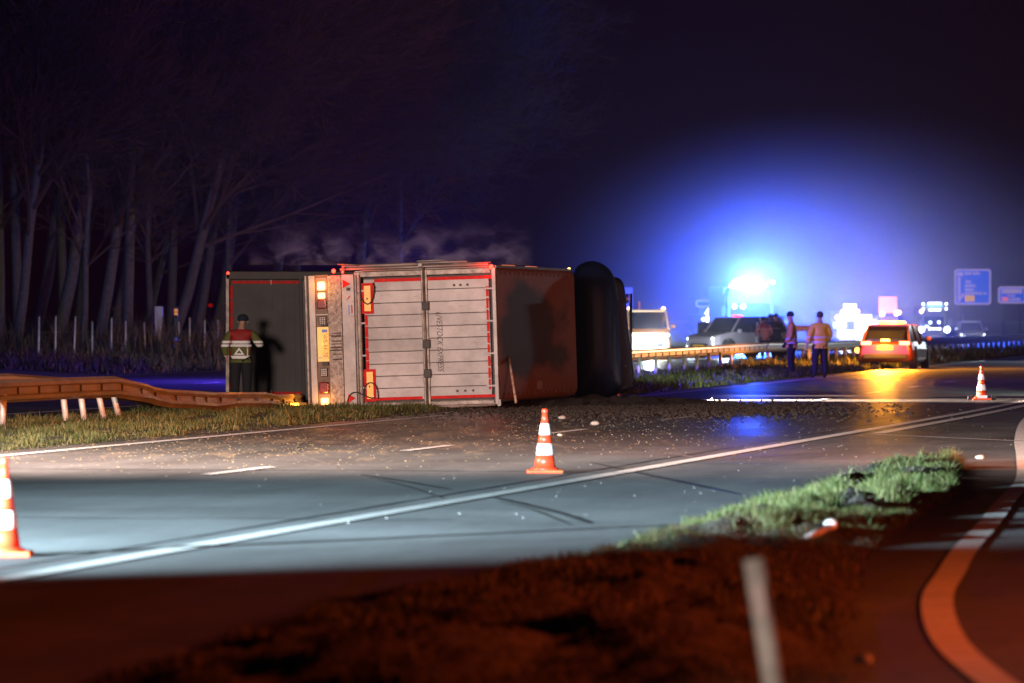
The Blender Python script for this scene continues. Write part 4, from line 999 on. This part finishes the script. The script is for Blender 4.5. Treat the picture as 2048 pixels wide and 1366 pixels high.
def jacket_mat(name, base, yoke=None, bands=(), band=(.97, .95, .95), zy=1.3):
    m = mat(name, base, .7, bump=.5, bscale=9); nt = m.node_tree; N = nt.nodes; L = nt.links; b = N['Principled BSDF']
    sp = N.new('ShaderNodeSeparateXYZ'); L.new(N['Texture Coordinate'].outputs['Object'], sp.inputs[0]); z = sp.outputs[2]
    cur = None
    x = N.new('ShaderNodeMix'); x.data_type = 'RGBA'; x.inputs[6].default_value = (*base, 1); x.inputs[7].default_value = (*(yoke or base), 1)
    xa = node_math(nt, 'ABSOLUTE', sp.outputs[0]); L.new(node_math(nt, 'MULTIPLY', node_math(nt, 'GREATER_THAN', z, zy), node_math(nt, 'LESS_THAN', xa, .2)), x.inputs[0]); cur = x.outputs[2]
    for z0, z1 in bands:
        f = node_math(nt, 'MULTIPLY', node_math(nt, 'GREATER_THAN', z, z0), node_math(nt, 'LESS_THAN', z, z1))
        y = N.new('ShaderNodeMix'); y.data_type = 'RGBA'; L.new(f, y.inputs[0]); L.new(cur, y.inputs[6]); y.inputs[7].default_value = (*band, 1); cur = y.outputs[2]
    L.new(cur, b.inputs['Base Color']); return m
def person(loc, rz, label, jm, H=1.8, lh=((-.26, .05, .82), (-.27, .0, 1.12)), rh=((.26, .05, .82), (.27, .0, 1.12)), lean=0., head=(0, 0), cap=True, trou='trouser', stance=.11, hem=.86, group=None, legf=0.):
    """facing +y; lh / rh are (hand, elbow) positions"""
    k = H/1.8; c = empty('person', loc, rz, label=label, cat='person', group=group); c.scale = (k, k, k)
    def ln(p):       # the upper body leans forward from the hips
        x, y, z = p; dz = max(0, z-.95); return (x, y+dz*math.sin(lean), .95+dz*math.cos(lean) if z > .95 else z)
    hx, hy = head
    sp = [('pel', (0, 0, .95), (.15, .11)), ('wst', ln((0, .0, 1.10)), (.14, .10)), ('chs', ln((0, .0, 1.30)), (.17, .12)), ('sho', ln((0, 0, 1.43)), (.13, .085)), ('nck', ln((0, .01, 1.52)), .07),
          ('jaw', ln((hx*.5, .03+hy*.5, 1.59)), .068), ('hed', ln((hx, .035+hy, 1.67)), (.082, .098)), ('crn', ln((hx, .02+hy, 1.75)), (.065, .078))]
    nose = [('hed', 0, 0), ('nos', ln((hx*1.0, .135+hy*1.1, 1.655)), .018)]
    parts = [sp, nose]
    jp = [[('pel', (0, 0, hem+.02), (.20, .16)), ('pl2', (0, 0, .98), (.20, .155)), ('wst', ln((0, .0, 1.12)), (.20, .16)), ('chs', ln((0, .0, 1.30)), (.225, .165)), ('sho', ln((0, 0, 1.43)), (.17, .12)), ('col', ln((0, .01, 1.50)), .082)]]
    for s_, (h_, e_) in ((-1, lh), (1, rh)):
        e_ = ln(e_) if e_[2] > .95 else e_; h_ = ln(h_) if h_[2] > .95 else h_
        shd = ln((s_*.20, 0, 1.42)); d = (Vector(h_)-Vector(e_)).normalized(); hv = Vector(h_)
        parts.append([('sho', 0, 0), ('s%d' % s_, shd, .055), ('e%d' % s_, e_, .043), ('w%d' % s_, h_, .028), ('p%d' % s_, tuple(hv+d*.06), (.038, .022))])
        for f in range(4):
            o_ = Vector((0, (f-1.5)*.018, 0)); parts.append([('p%d' % s_, 0, 0), ('f%d%d' % (s_, f), tuple(hv+d*.10+o_), .010), ('g%d%d' % (s_, f), tuple(hv+d*(.14-.008*abs(f-1.5))+o_*1.1+Vector((-s_*.012, 0, 0))), .008)])
        parts.append([('p%d' % s_, 0, 0), ('t%d' % s_, tuple(hv+d*.07+Vector((-s_*.01, .04, 0))), .010)])
        jp.append([('sho', 0, 0), ('s%d' % s_, shd, .10), ('e%d' % s_, e_, .082), ('w%d' % s_, tuple(hv-d*.02), .058)])
        lf = legf*s_
        parts.append([('pel', 0, 0), ('h%d' % s_, (s_*.10, 0, .88), .105), ('k%d' % s_, (s_*(stance*.5+.055), .02+lf*.6, .50), .068), ('a%d' % s_, (s_*stance, -.01+lf, .10), .048), ('o%d' % s_, (s_*(stance+.015), .10+lf, .045), (.045, .04)), ('q%d' % s_, (s_*(stance+.02), .17+lf, .035), (.04, .03))])
    V, E, Rr, idx = chain(parts); me = skin_mesh(V, E, Rr, idx['pel'])
    for m_ in (M['skin'], M[trou], M['boot']): me.materials.append(m_)
    for p in me.polygons:
        z = p.center.z; p.material_index = 2 if z < .13 else (1 if z < 1.0 and abs(p.center.x) < .24 and abs(p.center.y) < .3 else 0)
    o = bpy.data.objects.new('body', me); COL.objects.link(o); o.parent = c
    V, E, Rr, idx = chain(jp); jm_ = skin_mesh(V, E, Rr, idx['pl2']); jm_.materials.append(jm); jo = bpy.data.objects.new('jacket', jm_); COL.objects.link(jo); jo.parent = c
    # trousers hang a little wider than the legs
    tp = [[('pel', (0, 0, .97), (.16, .12))]]
    for s_ in (-1, 1):
        lf = legf*s_
        tp.append([('pel', 0, 0), ('h%d' % s_, (s_*.10, 0, .86), (.135, .14)), ('k%d' % s_, (s_*(stance*.5+.055), .02+lf*.6, .50), .10), ('a%d' % s_, (s_*stance, -.01+lf, .12), .085)])
    V, E, Rr, idx = chain(tp); tm_ = skin_mesh(V, E, Rr, 0); tm_.materials.append(M[trou]); to = bpy.data.objects.new('trousers', tm_); COL.objects.link(to); to.parent = c
    hd = Vector(ln((hx, .02+hy, 1.70)))
    if cap:
        q = MB(); q.lathe(hd+Vector((0, 0, .0)), [(.100, -.03), (.106, .0), (.10, .05), (.075, .09), (.03, .112)], 16); q.build('cap', M['cap'], c, smooth=True)
    else:
        q = MB(); q.ball(hd+Vector((0, -.012, .015)), .10, 12, 0, (.92, 1.05, .95)); q.build('hair', mat('short_dark_hair', (.05, .03, .02), .8), c, smooth=True)
    for s_ in (-1, 1):
        e = MB().ball(hd+Vector((s_*.092, .0, -.05)), .022, 8, 0, (.5, .9, 1.3)).build('ear', M['skin'], c, smooth=True)
    return c, jo
j1 = jacket_mat('olive_red_jacket', (.11, .12, .02), (.30, .015, .012), ((1.205, 1.255), (1.13, 1.18), (.885, .945)), zy=1.255)
pc, jo = person(G(482, 802.5), R(0), 'person with warning triangle on a red and olive reflective jacket at the truck', j1, 1.76,
            lh=((-.27, .04, .90), (-.31, -.02, 1.14)), rh=((.30, .24, 1.20), (.36, .05, 1.16)), lean=R(5), head=(.03, .06))
pc.scale.x *= 1.12; pc['group'] = 'people at the accident'
# prints on the back of the jacket, laid on the cloth
bv = BVHTree.FromPolygons([v.co for v in jo.data.vertices], [tuple(p.vertices) for p in jo.data.polygons])
def on_back(poly2, name, m, eps=.006, n=6):
    vs = []; 
    (ax, az), (bx, bz), (cx_, cz), (dx, dz) = poly2
    for i in range(n+1):
        for j in range(n+1):
            u, v = i/n, j/n; x = (ax*(1-u)+bx*u)*(1-v)+(dx*(1-u)+cx_*u)*v; z = (az*(1-u)+bz*u)*(1-v)+(dz*(1-u)+cz*u)*v
            h = bv.ray_cast(Vector((x, -2, z)), Vector((0, 1, 0))); y = (h[0].y if h[0] else -.1)-eps; vs.append((x, y, z))
    fs = [(i*(n+1)+j, (i+1)*(n+1)+j, (i+1)*(n+1)+j+1, i*(n+1)+j+1) for i in range(n) for j in range(n)]
    return MB().add(vs, fs).build(name, m, jo)
tx, tz0, tz1, th = -.03, .965, 1.115, .028
for (p, q) in ((((tx-.10), tz0), ((tx+.10), tz0)), ((tx+.10, tz0), (tx, tz1)), ((tx, tz1), (tx-.10, tz0))):
    d_ = Vector((q[0]-p[0], q[1]-p[1])).normalized(); nn = Vector((-d_.y, d_.x))*th
    on_back([p, q, (q[0]+nn.x-d_.x*.03, q[1]+nn.y-d_.y*.03), (p[0]+nn.x+d_.x*.03, p[1]+nn.y+d_.y*.03)], 'triangle_bar', M['white'])
for i in range(14):
    x_ = -.15+i*.022; sl = .012 if i < 7 else -.012
    on_back([(x_, 1.182), (x_+.010, 1.182), (x_+.010+sl, 1.203), (x_+sl, 1.203)], 'hatch_bar', M['white'], n=2)
on_back([(.115, .93), (.135, .93), (.135, 1.14), (.115, 1.14)], 'side_strip', M['white'])
for z_ in (.99, 1.04, 1.09): on_back([(.14, z_), (.18, z_), (.18, z_+.018), (.14, z_+.018)], 'side_dash', M['tape'], n=2)
j2 = jacket_mat('orange_hi_vis', (.85, .45, .10), None, ((1.02, 1.07), (.90, .95)), (.75, .6, .6))
person(G(1583, 753), R(82), 'officer in a dark knit cap and orange jacket turned to the left', j2, 1.87, lh=((-.20, .16, .92), (-.27, .0, 1.14)), rh=((.20, .16, .90), (.28, .02, 1.14)), head=(0, .01), group='people at the accident')
j3 = jacket_mat('yellow_hi_vis', (.88, .58, .08), None, ((1.08, 1.13), (.95, .99)), (.8, .7, .6))
person(G(1640, 756), R(20), 'bareheaded officer in a yellow jacket seen from behind, right of the other', j3, 1.87, lh=((-.36, .02, .92), (-.33, -.02, 1.16)), rh=((.24, .16, .95), (.31, .0, 1.16)), cap=False, stance=.16, group='people at the accident')
j4 = jacket_mat('pale_pink_vest', (.60, .42, .42), (.35, .12, .16), ((1.22, 1.27),), (.8, .6, .65)); j5 = jacket_mat('navy_jacket', (.02, .03, .08), None, ((1.2, 1.24),), (.3, .3, .35))
Yp = 228
def pp(px, Y_=Yp): return ((px-CX)/FPX*Y_, Y_, 0)
person(pp(1530), R(10), 'person in a pale vest leaning into the open side of the silver car', j4, 1.78, lean=R(24), lh=((-.30, .3, 1.0), (-.32, .12, 1.15)), rh=((.30, .3, 1.0), (.32, .12, 1.15)), trou='navy', group='people at the accident')
person(pp(1553, 229), R(60), 'person in dark blue standing between the pale vest and the capped officer', j5, 1.86, lh=((-.2, .3, 1.15), (-.28, .1, 1.15)), cap=True, trou='navy', group='people at the accident')
person(pp(1541, 232), R(200), 'dark figure half hidden behind the person in the pale vest', j5, 1.84, trou='navy', group='people at the accident')
# small orange barrier by the officers
c = empty('road_barrier', pp(1604, 215), R(10), label='leaning orange roadside board between the two officers', cat='barrier')
for sx in (-.28, .22): MB().cyl((sx-.1, 0, 0), (sx+.06, 0, 1.35), .055, n=8).build('leg', P_amber, c)
MB().box((-.28, -.03, 1.18), (.32, .03, 1.40)).build('board', P_amber, c, bevel=.02); MB().box((.3, -.04, .8), (.4, .04, 1.2)).build('reflector', M['tape'], c)

# ------------------------------------------------------------------ roadside posts
c = empty('marker_post', (.915, 21.5, 0), label='blurred leaning white post in the dark foreground', cat='marker post')
b0 = Vector((.12, 0, 0)); t0 = At(1507, 1118, 21.5)-Vector((.915, 21.5, 0))
M['post_white'] = mat('weathered_white_post', (.62, .52, .46), .6, var=.25, scale=12)
MB().cyl(b0, t0, .040, n=16).build('post_tube', M['post_white'], c, smooth=True); d_ = (t0-b0)
MB().box((-.02, -.048, -.06), (.02, -.038, .06), 0, Matrix.Translation(b0+d_*.80)@Matrix.Rotation(-.12, 4, 'Y')).build('reflector', mat('reflector', (.75, .55, .5), .3), c)
MB().cyl(t0, t0+d_.normalized()*.006, .036, n=16).build('post_cap', M['brown'], c)
p = G(1634, 1074, .07)
c = empty('fallen_marker_post', p, label='knocked over white marker post lying in the island grass', cat='marker post')
q0 = Vector((-.12, -.25, -.02)); q1 = Vector((.10, .28, .06))
MB().cyl(q0, q1, .03, n=10).build('post_tube', M['white'], c, smooth=True); MB().ball(q1+Vector((.02, .03, .02)), .055, 10, 0, (1, .6, .8)).build('post_head', M['white'], c, smooth=True)
fx = [(77, 633), (110, 632), (149, 633), (186, 643), (222, 636), (252, 642), (290, 645), (320, 640), (359, 643), (380, 635), (411, 640), (434, 640)]
fence = empty('stake_fence', (0, 0, 0), label='row of thin pale fence stakes in front of the dark trees', cat='fence')
for i, (px, py) in enumerate(fx):
    Y_ = 190+i*.9; a_ = At(px+random.uniform(-2, 2), 640, Y_); t_ = At(px+random.uniform(-2, 2), py, Y_)
    MB().cyl((a_.x, Y_, .1), (t_.x, Y_, t_.z), .035, .028, n=6).build('stake', M['post_steel'], fence, smooth=True)
for a0, b0_ in ((0, 11),):
    for h_ in (.6, 1.2):
        MB().tube([(At(fx[i][0], 640, 190+i*.9).x, 190+i*.9, h_) for i in range(12)], .006, 4).build('wire', M['dark'], fence)
# little lamps and a marker pillar among the trees
c = empty('reflector_pillar', At(352, 700, 198)*1, label='slim roadside pillar with amber and blue lamps before the trees', cat='signal'); c.location.z = 0
MB().box((-.06, 0, 0), (.06, .08, 1.75)).build('pillar', M['dark'], c)
for z_, m_ in ((1.95, 'e_faram'), (1.83, 'e_faram'), (.95, 'e_farblue'), (.68, 'e_farblue'), (.52, 'e_farblue')): MB().box((-.06, -.02, z_-.05), (.06, .0, z_+.05)).build('lamp', M[m_], c)
MB().box((-.07, 0, 1.7), (.07, .08, 2.05)).build('head', M['dark'], c)
c = empty('yard_lamp', At(230, 625, 215), label='small amber lamp glimpsed between two trunks at left', cat='lamp'); zt = c.location.z; c.location.z = 0
MB().cyl((0, 0, 0), (0, 0, zt), .03, n=6).build('pole', M['dark'], c); MB().ball((0, 0, zt), .11, 8, 0, (.8, 1, 2.2)).build('bulb', M['e_faram'], c)
c = empty('cabinet', At(317, 640, 205), label='blue lit roadside cabinet between the tree trunks', cat='cabinet'); c.location.z = 0
MB().box((-.14, 0, 0), (.14, .3, 2.1)).build('cabinet_body', mat('cabinet_grey', (.3, .33, .4), .5), c, bevel=.02)

# ------------------------------------------------------------------ trees
def tree_mesh(seed, Ht, lean, r0):
    rnd = random.Random(seed); trunk = MB(); crown = MB(); segs = [0]
    def branch(p, d, L, r, depth, mb):
        n = 5 if depth == 0 else 4; pts = [p]; rs = [r]; q = p.copy(); dd = d.copy()
        for i in range(n):
            dd = (dd+Vector((rnd.gauss(0, .10), rnd.gauss(0, .10), rnd.gauss(0, .06)+(.03 if depth else 0)))*(1 if depth else .45)).normalized()
            q = q+dd*L/n; pts.append(q.copy()); rs.append(max(.009, r*(1-(i+1)/n*(.5 if depth == 0 else .72))))
        mb.tube(pts, rs, 8 if depth == 0 else (4 if depth < 3 else 3)); segs[0] += n
        if depth >= 5 or L < .42: return
        nb = (12, 8, 7, 5, 3)[depth] 
        for k in range(nb):
            u = rnd.uniform(.32 if depth == 0 else .15, 1); i = min(n-1, int(u*n)); f = u*n-i; b = pts[i].lerp(pts[i+1], f); rr_ = rs[i]*(1-f)+rs[i+1]*f
            ax = (pts[i+1]-pts[i]).normalized(); o_ = ax.orthogonal().normalized(); o_.rotate(Matrix.Rotation(rnd.uniform(0, 2*PI), 3, ax))
            an = rnd.uniform(.45, .95); nd = (ax*math.cos(an)+o_*math.sin(an)+Vector((.22, 0, .05))).normalized()
            branch(b, nd, L*rnd.uniform(.42, .66), rr_*rnd.uniform(.4, .6), depth+1, crown)
    d0 = Vector((lean, 0, 1)).normalized(); branch(Vector((0, 0, 0)), d0, Ht, r0, 0, trunk)
    return trunk, crown
protos = []
for i, (sd, Ht, ln_, r0) in enumerate(((11, 13, .20, 0.216), (12, 14.5, .06, 0.187), (13, 12, .30, 0.202), (14, 15, .14, 0.238), (15, 11, .02, 0.144))):
    tr, cr_ = tree_mesh(sd, Ht, ln_, r0); e = empty('bare_tree', (0, 0, 0))
    tr.build('trunk', M['bark'], e, smooth=True); cr_.build('crown', M['twig'], e, smooth=False); protos.append(e)
spots = [(0, 1, 200, 'leafless tree cut by the left edge'), (38, 1, 205, 'upright leafless tree second from the left edge'), (28, 0, 196, 'pale trunk leaning right, third from the left edge'),
         (105, 3, 203, 'thick forked leafless tree behind the first fence stakes'), (128, 1, 212, 'straight thin leafless tree right of the forked one'), (166, 4, 198, 'slim blue lit trunk between two stakes'),
         (190, 0, 200, 'blue lit trunk leaning strongly to the right'), (215, 3, 214, 'dim tree behind the leaning blue lit trunk'), (252, 1, 199, 'straight blue lit trunk left of the amber lamp pillar'),
         (300, 4, 210, 'slim tree beside the blue cabinet'), (330, 2, 206, 'leaning tree right of the blue cabinet'), (340, 1, 220, 'upright dim tree behind the amber lamp pillar'),
         (385, 0, 212, 'leaning tree behind the last fence stakes'), (420, 3, 218, 'leafless tree just left of the truck'), (455, 4, 214, 'slim tree behind the left corner of the truck'),
         (60, 3, 230, 'back row tree far left'), (150, 0, 232, 'back row tree behind the slim blue trunk'), (270, 2, 235, 'back row tree near the middle of the wood'), (375, 3, 240, 'back row tree behind the pillar'),
         (520, 3, 238, 'bare treetop rising behind the left end of the truck'), (600, 1, 245, 'bare treetop behind the light panel of the truck'), (700, 0, 250, 'faint bare treetop above the trailer doors'), (800, 1, 262, 'faintest bare treetop right of the steam')]
used = set()
for i, (px, k, Y_, lab) in enumerate(spots):
    o = copy_tree(protos[k]) if k in used else protos[k]; used.add(k)
    o.location = ((px-CX)/FPX*Y_, Y_, .1); sc_ = random.uniform(.9, 1.12); o.scale = (sc_, sc_*(1 if i % 2 else -1) if False else sc_, sc_)
    o.rotation_euler = (random.uniform(-.03, .03), random.uniform(-.03, .04), random.uniform(-.35, .35)); tag(o, lab, 'tree', 'bare trees beyond the far road')
# undergrowth in front of the wood
out = []
for _ in range(9000):
    px = random.uniform(-20, 470); Y_ = random.uniform(192, 215); out.append(((px-CX)/FPX*Y_, Y_, .2))
blades('undergrowth', np.array(out), .75, M['scrub'], .02, .5, label='misty undergrowth at the foot of the trees', cat='undergrowth', kind='stuff')

MIST = .0078
# ------------------------------------------------------------------ steam and haze
def vol_mat(name, col, dens, aniso):
    m = bpy.data.materials.new(name); m.use_nodes = True; nt = m.node_tree; nt.nodes.clear()
    o = nt.nodes.new('ShaderNodeOutputMaterial'); v = nt.nodes.new('ShaderNodeVolumePrincipled')
    v.inputs['Color'].default_value = (*col, 1); v.inputs['Density'].default_value = dens; v.inputs['Anisotropy'].default_value = aniso
    nt.links.new(v.outputs[0], o.inputs['Volume']); m.cycles.volume_sampling = 'EQUIANGULAR' if dens else 'MULTIPLE_IMPORTANCE'
    return m, v
m, v = vol_mat('haze_air', (.92, .93, .96), .00004, .8); m.cycles.homogeneous_volume = True
MB().box((-880, -18, -1.2), (880, 2580, 26)).build('haze', m, kind='stuff', label='thin night haze over the whole motorway', cat='haze')
m, v = vol_mat('glow_mist', (.93, .94, .97), .01, .8); nt = m.node_tree; N = nt.nodes  # mist added and shaped to give the far lamps their halo
tc = N.new('ShaderNodeTexCoord'); sp = N.new('ShaderNodeSeparateXYZ'); nt.links.new(tc.outputs['Object'], sp.inputs[0])
q_ = [node_math(nt, 'POWER', node_math(nt, 'ABSOLUTE', node_math(nt, 'DIVIDE', sp.outputs[i], s_)), 2) for i, s_ in enumerate((7.6, 36, 4.3))]
rad = node_math(nt, 'ADD', node_math(nt, 'ADD', q_[0], q_[1]), q_[2])
nt.links.new(node_math(nt, 'MULTIPLY', node_math(nt, 'SUBTRACT', node_math(nt, 'EXPONENT', node_math(nt, 'MULTIPLY', rad, -1)), .02, clamp=True), MIST), v.inputs['Density'])
mi = MB(); mi.ball((0, 0, 0), 1, 32, 0, (25, 84, 16)); mi.v = [(a_, b_, max(c_, -2.4)) for a_, b_, c_ in mi.v]
o = mi.build('mist', m, kind='stuff', label='mist bank added to spread the glow around the emergency vehicles', cat='mist'); o.location = (14.5, 270, 3.0)
m, v = vol_mat('steam_cloud', (.9, .85, .85), 1, .1); nt = m.node_tree; N = nt.nodes
tc = N.new('ShaderNodeTexCoord'); mp_ = N.new('ShaderNodeMapping'); mp_.inputs['Scale'].default_value = (.75, .6, 1.25); mp_.inputs['Rotation'].default_value = (0, R(35), 0)
n = N.new('ShaderNodeTexNoise'); n.inputs['Scale'].default_value = 2.1; n.inputs['Detail'].default_value = 9; n.inputs['Roughness'].default_value = .62; n.inputs['Distortion'].default_value = .7
nt.links.new(tc.outputs['Object'], mp_.inputs[0]); nt.links.new(mp_.outputs[0], n.inputs['Vector'])
sp = N.new('ShaderNodeSeparateXYZ'); nt.links.new(tc.outputs['Object'], sp.inputs[0])
ez = node_math(nt, 'MULTIPLY', node_math(nt, 'SUBTRACT', 1.0, node_math(nt, 'DIVIDE', sp.outputs[2], .95)), 1.0, clamp=True)
exx = node_math(nt, 'SUBTRACT', 1.0, node_math(nt, 'POWER', node_math(nt, 'DIVIDE', sp.outputs[0], 2.8), 4), clamp=True)
f = node_math(nt, 'MULTIPLY', node_math(nt, 'SUBTRACT', n.outputs['Fac'], .515), 5, clamp=True); ez = node_math(nt, 'MULTIPLY', ez, ez)
exx = node_math(nt, 'MULTIPLY', exx, node_math(nt, 'SUBTRACT', 1.0, node_math(nt, 'POWER', sp.outputs[1], 2), clamp=True))
f = node_math(nt, 'MULTIPLY', node_math(nt, 'MULTIPLY', f, ez), node_math(nt, 'MULTIPLY', exx, 3.2)); nt.links.new(f, v.inputs['Density'])
st = MB(); st.box((-2.8, -1.0, .0), (2.8, 1.0, 1.1)); o = st.build('steam', m, kind='stuff', label='wisps of steam rising from the top of the trailer', cat='steam'); o.location = (-2.35, 111, 2.72)
